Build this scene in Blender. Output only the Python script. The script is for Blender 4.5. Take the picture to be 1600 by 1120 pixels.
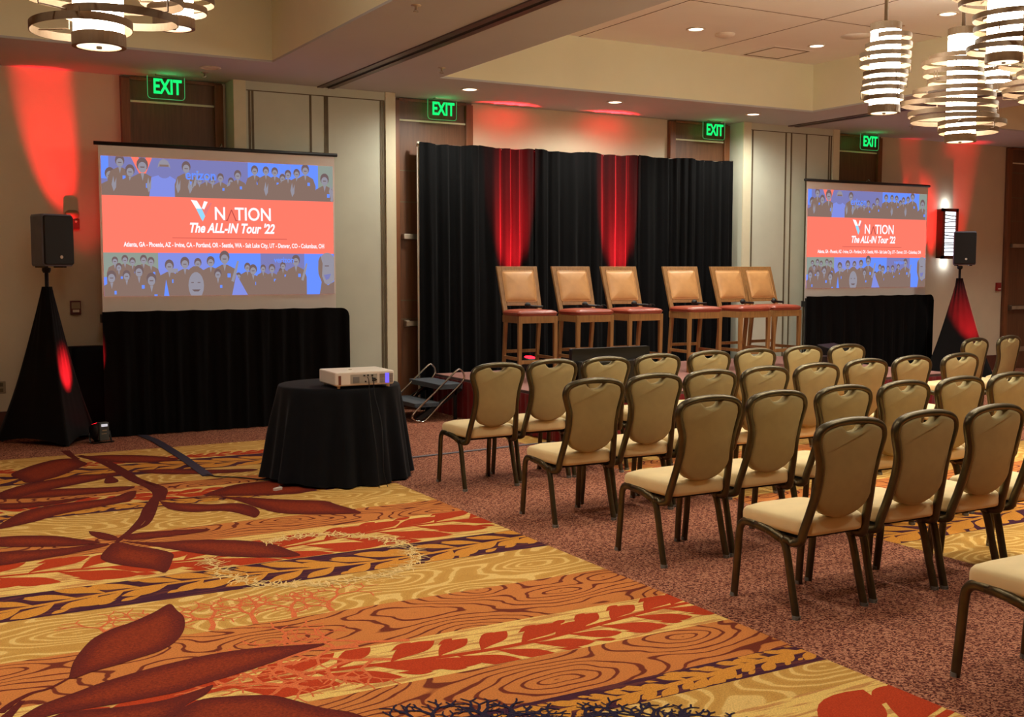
import bpy, bmesh, math, random
from mathutils import Vector, Matrix, geometry, noise as mnoise
random.seed(7)
for o in list(bpy.data.objects): bpy.data.objects.remove(o)
SC = bpy.context.scene
COL = SC.collection
PI = math.pi
R_ = math.radians

# ------------------------------------------------------------------ camera, world, exposure
CAMZ, FPX, YAW, PITCH = 1.65, 1759.0, R_(29.52), R_(4.57)
cam = bpy.data.cameras.new('camera'); cam.sensor_width = 36; cam.lens = FPX / 1600 * 36
cam.clip_start = .05; cam.clip_end = 100
co = bpy.data.objects.new('camera', cam); COL.objects.link(co)
co.location = (0, 0, CAMZ); co.rotation_euler = (PI/2 - PITCH, 0, -YAW)
SC.camera = co
W = bpy.data.worlds.new('world'); SC.world = W; W.use_nodes = True
W.node_tree.nodes['Background'].inputs[0].default_value = (1, .8, .6, 1)
W.node_tree.nodes['Background'].inputs[1].default_value = .05
SC.view_settings.view_transform = 'Standard'; SC.view_settings.look = 'None'
SC.view_settings.gamma = 1; SC.view_settings.exposure = 0.1; SC.view_settings.use_curve_mapping = False

WARM = (1, .98, .86)
def lamp(kind, name, loc, energy, color, aim=None, size=.05, angle=60, blend=.5):
    l = bpy.data.lights.new(name, kind); l.energy = energy; l.color = color
    if kind == 'SPOT':
        l.spot_size = R_(angle); l.spot_blend = blend; l.shadow_soft_size = size
    elif kind == 'POINT': l.shadow_soft_size = size
    elif kind == 'AREA': l.size = size
    o = bpy.data.objects.new(name, l); COL.objects.link(o); o.location = loc
    if aim is not None:
        o.rotation_euler = (Vector(aim) - Vector(loc)).to_track_quat('-Z', 'Y').to_euler()
    return o

# room constants (metres)
WY = 12.1          # back wall
PY = 11.8          # front of the wall pockets
SOF = 3.61         # soffit height
TOP = 4.2          # coffer ceiling height
COFY = 10.65       # far edge of the coffers
XL, XR, YB = -6.0, 18.5, -6.0
STZ = .44          # stage height

def ray(px, py):
    r = Vector((math.cos(YAW), -math.sin(YAW), 0))
    f = Vector((math.sin(YAW)*math.cos(PITCH), math.cos(YAW)*math.cos(PITCH), -math.sin(PITCH)))
    u = r.cross(f)
    return r*((px-800)/FPX) - u*((py-560)/FPX) + f
def onfloor(px, py, z=0):
    d = ray(px, py); t = (z-CAMZ)/d.z; return (d.x*t, d.y*t)

# ------------------------------------------------------------------ materials
def srgb(r, g, b):
    def f(c):
        c /= 255; return c/12.92 if c <= .04045 else ((c+.055)/1.055)**2.4
    return (f(r), f(g), f(b), 1)
MATS = {}
def newmat(name):
    m = bpy.data.materials.new(name); m.use_nodes = True; nt = m.node_tree
    return m, nt, nt.nodes['Principled BSDF']
def N(nt, typ, **kw):
    n = nt.nodes.new(typ)
    for k, v in kw.items(): setattr(n, k, v)
    return n
def ramp(nt, src, stops, interp='LINEAR'):
    r = N(nt, 'ShaderNodeValToRGB'); cr = r.color_ramp; cr.interpolation = interp
    while len(cr.elements) > 1: cr.elements.remove(cr.elements[-1])
    cr.elements[0].position = stops[0][0]; cr.elements[0].color = stops[0][1]
    for p, c in stops[1:]:
        e = cr.elements.new(p); e.color = c
    nt.links.new(src, r.inputs[0]); return r
def coords(nt, scale=(1, 1, 1), kind='Object', rot=(0, 0, 0)):
    tc = N(nt, 'ShaderNodeTexCoord'); mp = N(nt, 'ShaderNodeMapping')
    mp.inputs['Scale'].default_value = scale; mp.inputs['Rotation'].default_value = rot
    nt.links.new(tc.outputs[kind], mp.inputs[0]); return mp.outputs[0]
def noise_tex(nt, vec, scale, detail=2, rough=.5):
    n = N(nt, 'ShaderNodeTexNoise'); n.inputs['Scale'].default_value = scale
    n.inputs['Detail'].default_value = detail; n.inputs['Roughness'].default_value = rough
    nt.links.new(vec, n.inputs['Vector']); return n.outputs[0]
def mat(name, col, rough=.6, metal=0, var=.12, scale=12, bump=0, bscale=200, sheen=0, spec=.5, stretch=(1, 1, 1), coat=0):
    if name in MATS: return MATS[name]
    m, nt, b = newmat(name)
    v = coords(nt, stretch)
    c = srgb(*col)
    lo = tuple(x*(1-var) for x in c[:3]) + (1,); hi = tuple(min(1, x*(1+var)) for x in c[:3]) + (1,)
    r = ramp(nt, noise_tex(nt, v, scale, 4), [(.3, lo), (.7, hi)])
    nt.links.new(r.outputs[0], b.inputs['Base Color'])
    b.inputs['Roughness'].default_value = rough; b.inputs['Metallic'].default_value = metal
    b.inputs['Specular IOR Level'].default_value = spec
    if sheen: b.inputs['Sheen Weight'].default_value = sheen; b.inputs['Sheen Roughness'].default_value = .4
    if coat: b.inputs['Coat Weight'].default_value = coat; b.inputs['Coat Roughness'].default_value = .25
    if bump:
        bn = N(nt, 'ShaderNodeBump'); bn.inputs['Strength'].default_value = bump; bn.inputs['Distance'].default_value = .002
        nt.links.new(noise_tex(nt, v, bscale, 2), bn.inputs['Height']); nt.links.new(bn.outputs[0], b.inputs['Normal'])
    MATS[name] = m; return m
def emit(name, col, strength=1.0, lin=False):
    if name in MATS: return MATS[name]
    m, nt, b = newmat(name); nt.nodes.remove(b)
    e = N(nt, 'ShaderNodeEmission'); e.inputs[0].default_value = col if lin else srgb(*col); e.inputs[1].default_value = strength
    nt.links.new(e.outputs[0], nt.nodes['Material Output'].inputs[0]); MATS[name] = m; return m

M_wall = mat('wall_paint', (214, 198, 170), .85, var=.03, scale=3, bump=.25, bscale=120)
M_panel = mat('panel_fabric', (206, 208, 190), .9, var=.03, scale=4, bump=.3, bscale=260)
M_column = mat('column_paint', (222, 214, 184), .7, var=.02)
M_groove = mat('panel_groove', (104, 92, 68), .7)
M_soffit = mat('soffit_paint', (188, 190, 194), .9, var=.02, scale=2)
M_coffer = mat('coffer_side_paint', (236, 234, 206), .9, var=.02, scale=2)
M_ctop = mat('coffer_top_tile', (236, 234, 228), .9, var=.02, scale=2)
M_seam = mat('ceiling_seam', (110, 88, 70), .9)
M_track = mat('track_metal', (104, 88, 84), .45, metal=.5)
M_trackd = mat('track_slot', (25, 18, 16), .8)
M_wood_d = mat('dark_walnut_door', (104, 66, 42), .45, var=.2, scale=5, stretch=(10, 10, .6))
M_wood_t = mat('door_trim_wood', (122, 72, 40), .45, var=.2, scale=5, stretch=(10, 10, .6))
M_base = mat('baseboard_wood', (92, 48, 34), .5, var=.15)
M_brushed = mat('brushed_steel', (190, 180, 165), .35, metal=.9)
M_chrome = mat('polished_tube', (200, 195, 188), .2, metal=1)
M_blackfab = mat('black_velour', (5, 5, 6), .9, var=.4, scale=40, sheen=.03, spec=.15, bump=.2, bscale=90)
M_blackskirt = mat('black_polyester', (7, 6, 7), .9, var=.3, scale=30, sheen=.02, spec=.15)
M_scrim = mat('black_stretch_scrim', (11, 8, 9), .8, var=.2, sheen=.05, spec=.2)
M_blackplas = mat('black_plastic', (16, 15, 17), .45, var=.2)
M_sheenside = mat('black_cabinet_sheen', (108, 112, 130), .5, var=.1, bump=.3)  # black cabinet; its reflected light is put into a paler bluish base colour
M_grille = mat('speaker_grille', (14, 11, 13), .6, var=.5, scale=300)
M_white = mat('white_plastic', (232, 220, 205), .4, var=.03)
M_ivory = mat('ivory_plate', (160, 140, 110), .5, var=.03)
M_redplas = mat('red_plastic', (150, 24, 26), .4, var=.05)
M_bronze = mat('bronze_chair_frame', (88, 78, 56), .33, metal=.75, var=.18, scale=20, spec=.6)
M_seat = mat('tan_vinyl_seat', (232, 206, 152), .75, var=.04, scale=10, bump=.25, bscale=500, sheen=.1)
M_back = mat('tan_vinyl_back_shaded', (176, 158, 110), .8, var=.05, scale=14, bump=.4, bscale=500, spec=.25)  # same vinyl as the seat, darkened for the shade on the backs
M_under = mat('seat_underside', (24, 20, 18), .9)
M_glide = mat('nylon_glide', (120, 116, 108), .6)
M_oak = mat('oak_stool_frame', (150, 108, 62), .42, var=.22, scale=6, stretch=(8, 8, .8))
M_leatherback = mat('caramel_leather', (204, 152, 96), .42, var=.08, scale=9, bump=.15, bscale=60, coat=.2)
M_leatherseat = mat('russet_leather', (150, 66, 46), .38, var=.1, scale=9, bump=.15, bscale=60, coat=.3)
M_stagetop = mat('stage_carpet', (150, 104, 94), .95, var=.12, scale=60, bump=.4, bscale=300)
M_stageskirt = mat('maroon_stage_skirt', (122, 14, 22), .8, var=.2, scale=10, sheen=.2)
M_stepcarpet = mat('grey_step_tread', (72, 78, 86), .95, var=.35, scale=140, bump=.4)
M_tape = mat('gaffer_tape_grey', (96, 92, 98), .6, var=.08)
M_taped = mat('gaffer_tape_dark', (44, 40, 56), .6, var=.1)
M_fixring = mat('downlight_trim_white', (225, 215, 200), .5)
M_fixb = mat('pendant_bronze', (112, 90, 68), .55, metal=.2, var=.1, scale=10)
M_diff = emit('glowing_diffuser', (1, .90, .72, 1), 27.0, True)
M_diffb = emit('diffuser_bottom_lens', (1, .86, .62, 1), 1.6, True)
M_down = emit('downlight_lens', (1, .86, .66, 1), 6.0, True)
M_green = emit('exit_sign_green', (.01, .85, .16, 1), 1.15, True)
M_greenedge = emit('exit_sign_edge', (.08, .55, .16, 1), .7, True)
M_scon = emit('sconce_panel', (.85, .92, 1, 1), 2.2, True)
M_parred = emit('par_lens_red', (1, .01, .02, 1), 6, True)
M_fabric_scr = mat('projection_screen_fabric', (238, 230, 224), .9, var=.01)

# ------------------------------------------------------------------ mesh helpers
def build(name, bm, mats, parent=None, smooth=False, bevel=0):
    me = bpy.data.meshes.new(name)
    bmesh.ops.recalc_face_normals(bm, faces=bm.faces)
    bm.to_mesh(me); bm.free()
    if not isinstance(mats, (list, tuple)): mats = [mats]
    for m in mats: me.materials.append(m)
    if smooth:
        for p in me.polygons: p.use_smooth = True
    o = bpy.data.objects.new(name, me); COL.objects.link(o)
    if parent: o.parent = parent
    if bevel:
        b = o.modifiers.new('bevel', 'BEVEL'); b.width = bevel; b.segments = 2; b.limit_method = 'ANGLE'
    return o
def empty(name, loc=(0, 0, 0), rz=0):
    o = bpy.data.objects.new(name, None); COL.objects.link(o); o.location = loc; o.rotation_euler = (0, 0, rz)
    o.empty_display_size = .1; return o
def tag(o, label, cat, group=None, kind=None):
    if label: o['label'] = label
    if cat: o['category'] = cat
    if group: o['group'] = group
    if kind: o['kind'] = kind
    return o
def struct(o, label, cat):
    o['kind'] = 'structure'; o['label'] = label; o['category'] = cat; return o
def thing(name, label, cat, loc=(0, 0, 0), rz=0, group=None):
    return tag(empty(name, loc, rz), label, cat, group)
def box(bm, x0, x1, y0, y1, z0, z1, mi=0, M=None):
    vs = [bm.verts.new((x, y, z)) for z in (z0, z1) for y in (y0, y1) for x in (x0, x1)]
    if M is not None:
        for v in vs: v.co = M @ v.co
    fs = []
    for a in ((0, 2, 3, 1), (4, 5, 7, 6), (0, 1, 5, 4), (2, 6, 7, 3), (0, 4, 6, 2), (1, 3, 7, 5)):
        f = bm.faces.new([vs[i] for i in a]); f.material_index = mi; fs.append(f)
    return vs
def quad(bm, pts, mi=0):
    f = bm.faces.new([bm.verts.new(p) for p in pts]); f.material_index = mi; return f
def bar(bm, a, b, w, d=None, mi=0, taper=1):
    """rectangular bar from a to b"""
    a = Vector(a); b = Vector(b); d = w if d is None else d
    t = (b-a).normalized(); ref = Vector((0, 1, 0)) if abs(t.z) > .9 else Vector((0, 0, 1))
    n = t.cross(ref).normalized(); m = t.cross(n).normalized()
    L = []
    for p, s in ((a, 1), (b, taper)):
        L.append([bm.verts.new(p + n*sx*w/2*s + m*sy*d/2*s) for sx, sy in ((-1, -1), (1, -1), (1, 1), (-1, 1))])
    for i in range(4):
        bm.faces.new((L[0][i], L[0][(i+1) % 4], L[1][(i+1) % 4], L[1][i])).material_index = mi
    bm.faces.new(L[0]).material_index = mi; bm.faces.new(L[1]).material_index = mi
def tube(bm, pts, rx, ry=None, seg=10, up=(1, 0, 0), closed=False, cap=True, mi=0):
    """sweep an ellipse along pts; rx is measured along 'up'"""
    ry = rx if ry is None else ry
    P = [Vector(p) for p in pts]; n = len(P); rings = []
    U0 = Vector(up)
    for i in range(n):
        if closed: t = (P[(i+1) % n] - P[i-1]).normalized()
        elif i == 0: t = (P[1]-P[0]).normalized()
        elif i == n-1: t = (P[-1]-P[-2]).normalized()
        else: t = (P[i+1]-P[i-1]).normalized()
        u = (U0 - t*U0.dot(t))
        if u.length < 1e-3: u = t.orthogonal()
        u.normalize(); w = t.cross(u)
        rings.append([bm.verts.new(P[i] + u*math.cos(2*PI*k/seg)*rx + w*math.sin(2*PI*k/seg)*ry) for k in range(seg)])
    m = n if closed else n-1
    for i in range(m):
        A, B = rings[i], rings[(i+1) % n]
        for k in range(seg):
            bm.faces.new((A[k], A[(k+1) % seg], B[(k+1) % seg], B[k])).material_index = mi
    if cap and not closed:
        bm.faces.new(rings[0]).material_index = mi; bm.faces.new(rings[-1]).material_index = mi
def smooth_path(pts, n=6):
    P = [Vector(p) for p in pts]; out = []
    for i in range(len(P)-1):
        p0 = P[max(i-1, 0)]; p1 = P[i]; p2 = P[i+1]; p3 = P[min(i+2, len(P)-1)]
        for k in range(n):
            t = k/n; t2 = t*t; t3 = t2*t
            out.append(.5*((2*p1)+(-p0+p2)*t+(2*p0-5*p1+4*p2-p3)*t2+(-p0+3*p1-3*p2+p3)*t3))
    out.append(P[-1]); return out
def lathe(bm, prof, c=(0, 0, 0), seg=24, mi=0, capb=True, capt=True):
    rings = []
    for r, z in prof:
        rings.append([bm.verts.new((c[0]+r*math.cos(2*PI*k/seg), c[1]+r*math.sin(2*PI*k/seg), c[2]+z)) for k in range(seg)])
    for A, B in zip(rings, rings[1:]):
        for k in range(seg): bm.faces.new((A[k], A[(k+1) % seg], B[(k+1) % seg], B[k])).material_index = mi
    if capb: bm.faces.new(rings[0]).material_index = mi
    if capt: bm.faces.new(rings[-1]).material_index = mi
def pad(bm, outline, fn, levels):
    """cushion: outline is a list of 2D points, levels is [(inset scale, height)], fn(u, v, h) -> 3D"""
    cx = sum(p[0] for p in outline)/len(outline); cy = sum(p[1] for p in outline)/len(outline)
    rings = []
    for s, h in levels:
        rings.append([bm.verts.new(fn(cx+(p[0]-cx)*s, cy+(p[1]-cy)*s, h)) for p in outline])
    n = len(outline)
    for A, B in zip(rings, rings[1:]):
        for k in range(n): bm.faces.new((A[k], A[(k+1) % n], B[(k+1) % n], B[k]))
    bm.faces.new(rings[0]); bm.faces.new(rings[-1])
def pad_inset(bm, outline, fn, levels):
    """cushion whose rim is inset along the outline normals; levels is [(inset metres, height)]"""
    n = len(outline); area = sum(outline[i-1][0]*outline[i][1]-outline[i][0]*outline[i-1][1] for i in range(n)); sg = 1 if area > 0 else -1
    rings = []
    nr = []
    for i in range(n):
        t = Vector(outline[(i+1) % n])-Vector(outline[i-1]); t.normalize(); nr.append(Vector((-t.y, t.x))*sg)
    for d, h in levels:
        rings.append([bm.verts.new(fn(p[0]+q.x*d, p[1]+q.y*d, h)) for p, q in zip(outline, nr)])
    for A, Bq in zip(rings, rings[1:]):
        for k in range(n): bm.faces.new((A[k], A[(k+1) % n], Bq[(k+1) % n], Bq[k]))
    for ring_, h in ((rings[0], levels[0][1]), (rings[-1], levels[-1][1])):
        f = bm.faces.new(ring_)
def rrect(w, h, r, n=5, cx=0, cy=0):
    out = []
    for sx, sy, a0 in ((1, 1, 0), (-1, 1, 90), (-1, -1, 180), (1, -1, 270)):
        for k in range(n+1):
            a = R_(a0 + 90*k/n); out.append((cx+sx*(w/2-r)+r*math.cos(a), cy+sy*(h/2-r)+r*math.sin(a)))
    return out
def B(): return bmesh.new()
def copy_tree(o, parent=None):
    c = o.copy(); COL.objects.link(c); c.parent = parent
    for ch in [x for x in bpy.data.objects if x.parent == o]: copy_tree(ch, c)
    return c
def text_obj(name, s, size, m, parent, M, shear=0, bold=0, align='CENTER', extrude=.0, xs=1):
    cu = bpy.data.curves.new(name, 'FONT'); cu.body = s; cu.size = size; cu.align_x = align; cu.align_y = 'CENTER'
    cu.shear = shear; cu.offset = bold; cu.extrude = extrude; cu.resolution_u = 4
    t = bpy.data.objects.new('tmp_text', cu); COL.objects.link(t)
    dg = bpy.context.evaluated_depsgraph_get(); dg.update()
    me = bpy.data.meshes.new_from_object(t.evaluated_get(dg)); bpy.data.objects.remove(t); bpy.data.curves.remove(cu)
    me.transform(M @ Matrix.Diagonal((xs, 1, 1, 1))); me.name = name
    me.materials.clear(); me.materials.append(m)
    o = bpy.data.objects.new(name, me); COL.objects.link(o); o.parent = parent; return o
def wallM(x, y, z):      # text plane facing -Y
    return Matrix.Translation((x, y, z)) @ Matrix.Rotation(PI/2, 4, 'X')
def cloth_sheet(bm, x0, x1, y, z0, z1, amp=.03, per=.13, nz=14, seed=0, flare=1.0, topamp=.35, thick=.012, zt=None):
    """vertical folded fabric running along x"""
    rnd = random.Random(seed); n = max(8, int((x1-x0)/.012)); ph = 0; cols = []
    vals = []; p = 0
    freq = 2*PI/per
    for i in range(n+1):
        x = x0+(x1-x0)*i/n
        p += freq*(x1-x0)/n*(.75+.6*mnoise.noise(Vector((x*2.3, seed*3.1, 0))))
        vals.append((x, p))
    for side in (0, 1):
        G = []
        for x, p in vals:
            c = []
            for j in range(nz+1):
                t = j/nz; z = z1+(z0-z1)*t
                if zt: z = (zt(x) if zt else z1)*(1-t)+z0*t
                a = amp*(topamp+(1-topamp)*min(1, t*2.5))*(1+.5*(t-.5)*(flare-1))
                w = math.sin(p+.5*mnoise.noise(Vector((x*3, z*1.2, seed))))
                w = w*.75+.25*math.sin(2.3*p+1+z*.6)
                yy = y + a*w + .25*a*mnoise.noise(Vector((x*7, z*3, seed+5))) + (thick if side else 0)
                c.append(bm.verts.new((x, yy, z)))
            G.append(c)
        cols.append(G)
    for G in cols:
        for i in range(n):
            for j in range(nz): bm.faces.new((G[i][j], G[i+1][j], G[i+1][j+1], G[i][j+1]))
    A, Bk = cols
    for i in range(n):
        for j in (0, nz): bm.faces.new([bm.verts.new(q.co) for q in (A[i][j], A[i+1][j], Bk[i+1][j], Bk[i][j])])
    for e in (0, n):
        for j in range(nz): bm.faces.new([bm.verts.new(q.co) for q in (A[e][j], A[e][j+1], Bk[e][j+1], Bk[e][j])])

# ------------------------------------------------------------------ carpet (one floor mesh, patterns laid as inlays)
def carpet_mats():
    out = []
    # 0 plain flecked broadloom
    m, nt, b = newmat('plain_flecked_carpet'); v = coords(nt)
    w = N(nt, 'ShaderNodeTexWave'); w.bands_direction = 'DIAGONAL'; w.inputs['Scale'].default_value = 14
    w.inputs['Distortion'].default_value = 12; w.inputs['Detail'].default_value = 2; w.inputs['Detail Scale'].default_value = 3.0
    nt.links.new(v, w.inputs['Vector'])
    r = ramp(nt, w.outputs['Fac'], [(.0, srgb(78, 34, 26)), (.35, srgb(118, 62, 46)), (.6, srgb(158, 96, 72)), (.85, srgb(190, 130, 100))])
    nt.links.new(r.outputs[0], b.inputs['Base Color']); b.inputs['Roughness'].default_value = .95; out.append(m)
    def wood(name, base, line, k, width, alt=None):
        m, nt, b = newmat(name); v = coords(nt, (.75, 1.5, 1))
        nc = N(nt, 'ShaderNodeTexNoise'); nc.inputs['Scale'].default_value = 2.1; nc.inputs['Detail'].default_value = 2.5; nc.inputs['Roughness'].default_value = .55
        nt.links.new(v, nc.inputs['Vector'])
        va = N(nt, 'ShaderNodeVectorMath', operation='MULTIPLY_ADD'); va.inputs[1].default_value = (.30, .30, 0)
        nt.links.new(nc.outputs['Color'], va.inputs[0]); nt.links.new(v, va.inputs[2])
        vo = N(nt, 'ShaderNodeTexVoronoi'); vo.feature = 'SMOOTH_F1'; vo.voronoi_dimensions = '2D'; vo.inputs['Scale'].default_value = 1.75; vo.inputs['Smoothness'].default_value = .35
        nt.links.new(va.outputs[0], vo.inputs['Vector'])
        ad = N(nt, 'ShaderNodeMath', operation='MULTIPLY'); ad.inputs[1].default_value = k; nt.links.new(vo.outputs['Distance'], ad.inputs[0])
        fr = N(nt, 'ShaderNodeMath', operation='PINGPONG'); fr.inputs[1].default_value = .5; nt.links.new(ad.outputs[0], fr.inputs[0])
        r = ramp(nt, fr.outputs[0], [(0, line), (width, line), (width+.05, base), (.5, alt or base)])
        nt.links.new(r.outputs[0], b.inputs['Base Color']); b.inputs['Roughness'].default_value = .95; out.append(m)
    wood('cream_woodgrain_carpet', srgb(198, 150, 74), srgb(222, 182, 108), 8.5, .12, srgb(190, 140, 66))     # 1
    wood('orange_woodgrain_carpet', srgb(196, 118, 58), srgb(112, 46, 28), 8.5, .085)                          # 2
    def streak(name, c0, c1, thr=.55):
        m, nt, b = newmat(name); v = coords(nt, (1.2, 11, 1), rot=(0, 0, .12))
        r = ramp(nt, noise_tex(nt, v, 3.2, 2), [(thr-.03, c0), (thr+.03, c1)])
        nt.links.new(r.outputs[0], b.inputs['Base Color']); b.inputs['Roughness'].default_value = .95; out.append(m)
    streak('cream_streaked_carpet', srgb(226, 186, 104), srgb(196, 138, 76), .54)     # 3
    streak('plum_streaked_carpet', srgb(66, 28, 46), srgb(96, 46, 44), .56)           # 4
    def flat(name, c, c2):
        m, nt, b = newmat(name); v = coords(nt)
        r = ramp(nt, noise_tex(nt, v, 220, 2), [(.35, c), (.65, c2)])
        nt.links.new(r.outputs[0], b.inputs['Base Color']); b.inputs['Roughness'].default_value = .95; out.append(m)
    flat('rust_red_leaf_carpet', srgb(172, 52, 20), srgb(186, 64, 26))               # 5
    flat('ochre_leaf_carpet', srgb(202, 132, 46), srgb(208, 140, 56))                # 6
    # 7 big leaf: dark rim and rusty middle, speckled tufts
    m, nt, b = newmat('maroon_leaf_carpet'); v = coords(nt)
    at = N(nt, 'ShaderNodeAttribute'); at.attribute_name = 'rim'
    nz = noise_tex(nt, v, 70, 4, .8)
    ad = N(nt, 'ShaderNodeMath', operation='MULTIPLY_ADD'); ad.inputs[1].default_value = 2.4
    nt.links.new(nz, ad.inputs[0]); nt.links.new(at.outputs['Fac'], ad.inputs[2])
    r = ramp(nt, ad.outputs[0], [(.3, srgb(82, 28, 26)), (.62, srgb(104, 34, 24)), (.8, srgb(126, 44, 22)), (1.0, srgb(152, 58, 24))])
    mr = N(nt, 'ShaderNodeMath', operation='MULTIPLY'); mr.inputs[1].default_value = .38
    nt.links.new(ad.outputs[0], mr.inputs[0]); nt.links.new(mr.outputs[0], r.inputs[0])
    nt.links.new(r.outputs[0], b.inputs['Base Color']); b.inputs['Roughness'].default_value = .95; out.append(m)
    flat('navy_coral_carpet', srgb(34, 26, 48), srgb(42, 32, 54))                    # 8
    flat('pale_coral_carpet', srgb(232, 196, 128), srgb(222, 184, 118))              # 9
    flat('salmon_coral_carpet', srgb(206, 98, 56), srgb(214, 112, 64))               # 10
    for m in out:      # tufted pile: fine tonal grain and relief on every carpet colour
        nt = m.node_tree; b = nt.nodes['Principled BSDF']; src = b.inputs['Base Color'].links[0].from_socket
        v = coords(nt); g = ramp(nt, noise_tex(nt, v, 150, 3, .75), [(.3, (.66, .66, .66, 1)), (.7, (1.22, 1.22, 1.22, 1))])
        mx = N(nt, 'ShaderNodeMix', data_type='RGBA', blend_type='MULTIPLY'); mx.inputs[0].default_value = 1
        nt.links.new(src, mx.inputs[6]); nt.links.new(g.outputs[0], mx.inputs[7]); nt.links.new(mx.outputs[2], b.inputs['Base Color'])
        bn = N(nt, 'ShaderNodeBump'); bn.inputs['Strength'].default_value = .35; bn.inputs['Distance'].default_value = .004
        nt.links.new(noise_tex(nt, v, 260, 2), bn.inputs['Height']); nt.links.new(bn.outputs[0], b.inputs['Normal'])
        b.inputs['Specular IOR Level'].default_value = .15
    return out
FM = carpet_mats()

def clip(poly, x0, x1, y0, y1):
    def cut(P, ins, inter):
        out = []
        for i in range(len(P)):
            a, b = P[i-1], P[i]
            if ins(b):
                if not ins(a): out.append(inter(a, b))
                out.append(b)
            elif ins(a): out.append(inter(a, b))
        return out
    def ix(x): return lambda a, b: (x, a[1]+(b[1]-a[1])*(x-a[0])/(b[0]-a[0]))
    def iy(y): return lambda a, b: (a[0]+(b[0]-a[0])*(y-a[1])/(b[1]-a[1]), y)
    for ins, inter in ((lambda p: p[0] >= x0, ix(x0)), (lambda p: p[0] <= x1, ix(x1)), (lambda p: p[1] >= y0, iy(y0)), (lambda p: p[1] <= y1, iy(y1))):
        if len(poly) < 3: return []
        poly = cut(poly, ins, inter)
    return poly
fbm = B(); RIM = fbm.verts.layers.float.new('rim')
CNT = [0]
def inlay(poly, z, mi):
    CNT[0] += 1; z += (CNT[0] % 29)*.000011
    if len(poly) < 3: return
    pts = [p for i, p in enumerate(poly) if (Vector(p)-Vector(poly[i-1])).length > 1e-4]
    if len(pts) < 3: return
    r = geometry.delaunay_2d_cdt([Vector(p) for p in pts], [], [list(range(len(pts)))], 1, 1e-5)
    vs = [fbm.verts.new((p.x, p.y, z)) for p in r[0]]
    for f in r[2]:
        try: fc = fbm.faces.new([vs[i] for i in f]); fc.material_index = mi
        except ValueError: pass
def rect(x0, x1, y0, y1, z, mi): inlay([(x0, y0), (x1, y0), (x1, y1), (x0, y1)], z, mi)
def drop(cx, cy, ang, ln, wd, curl=0):
    out = []
    n = 12
    for s in (1, -1):
        for k in range(n+1):
            t = k/n if s > 0 else 1-k/n
            w = wd*math.sin(PI*t**1.5)**.9 if 0 < t < 1 else 0
            a = ang+curl*t
            x = ln*t*math.cos(ang+curl*t*.5); y = ln*t*math.sin(ang+curl*t*.5)
            out.append((cx+x-math.sin(a)*w*s, cy+y+math.cos(a)*w*s))
    return out
def stroke(pts, w0, w1=None):
    w1 = w0 if w1 is None else w1
    P = [Vector((p[0], p[1])) for p in pts]; L = []; Rr = []
    for i, p in enumerate(P):
        t = (P[min(i+1, len(P)-1)]-P[max(i-1, 0)]);
        if t.length < 1e-6: t = Vector((1, 0))
        t.normalize(); n = Vector((-t.y, t.x)); w = (w0+(w1-w0)*i/(len(P)-1))/2
        L.append(tuple(p+n*w)); Rr.append(tuple(p-n*w))
    return L+Rr[::-1]
def strip_inlay(pts, w0, w1, z, mi, cl=None):
    """stroke drawn as quads so that bends stay clean"""
    P = stroke(pts, w0, w1); n = len(pts)
    for i in range(n-1):
        q = [P[i], P[i+1], P[2*n-2-i], P[2*n-1-i]]
        if cl: q = clip(q, *cl)
        inlay(q, z, mi)
def vine(x0, x1, y0, y1, mi, seed, z):
    rnd = random.Random(seed); h = y1-y0; cy = (y0+y1)/2
    f = rnd.uniform(2.2, 3.0); ph = rnd.uniform(0, 6)
    S = lambda x: cy+.13*h*math.sin(f*x+ph)
    strip_inlay([(x, S(x)) for x in [x0+(x1-x0)*i/60 for i in range(61)]], .035, .035, z, mi, (x0, x1, y0, y1))
    x = x0-.1; step = h*(.40 if mi == 5 else .40)
    while x < x1+.3:
        for sgn in (1, -1):
            ln = h*rnd.uniform(.55, .78); a = sgn*rnd.uniform(.62, 1.0)
            base = x+rnd.uniform(-.03, .03)+(.5*step if sgn < 0 else 0)
            p = drop(base, S(base), PI-a if seed % 2 else a, ln, ln*(.19 if mi == 5 else .19), (-sgn if seed % 2 == 0 else sgn)*.5)
            inlay(clip(p, x0, x1, y0+.005, y1-.005), z+.0002, mi)
            # secondary bud
            p = drop(base+.06, S(base)+sgn*h*.28, (PI-a*.6 if seed % 2 else a*.6), ln*.42, ln*.08, 0)
            inlay(clip(p, x0, x1, y0+.005, y1-.005), z+.0003, mi)
        x += step
def carpet_field(x0, x1, ofs, seed):
    bands = [(1.75, 2.3, 'wood'), (2.3, 3.15, 'red'), (3.15, 3.39, 'cream'), (3.39, 3.6, 'navy'), (3.6, 4.02, 'wood'), (4.02, 4.5, 'red'),
             (4.5, 5.05, 'wood'), (5.05, 5.65, 'cream'), (5.65, 6.1, 'navy'), (6.1, 6.78, 'red'), (6.78, 7.19, 'wood'), (7.19, 7.92, 'cream'),
             (7.92, 8.15, 'navy'), (8.15, 8.5, 'red'), (8.5, 8.78, 'wood'), (8.78, 9.26, 'cream'), (9.26, 9.8, 'navy'), (9.8, 10.06, 'red'), (10.06, 10.55, 'cream'),
             (.6, 1.75, 'cream'), (-.4, .6, 'red'), (-2, -.4, 'wood'), (-5.9, -2, 'cream')]
    for i, (a, b_, k) in enumerate(bands):
        a += ofs; b_ += ofs
        mi = {'cream': 1, 'wood': 2, 'red': 3, 'navy': 4}[k]
        rect(x0, x1, a, b_, .0004, mi)
        if a > 1.5 and k in ('red', 'navy'):
            vine(x0, x1, a, b_, 5 if k == 'red' else 6, seed+i*2+(1 if k == 'navy' else 0), .0008)
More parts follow.
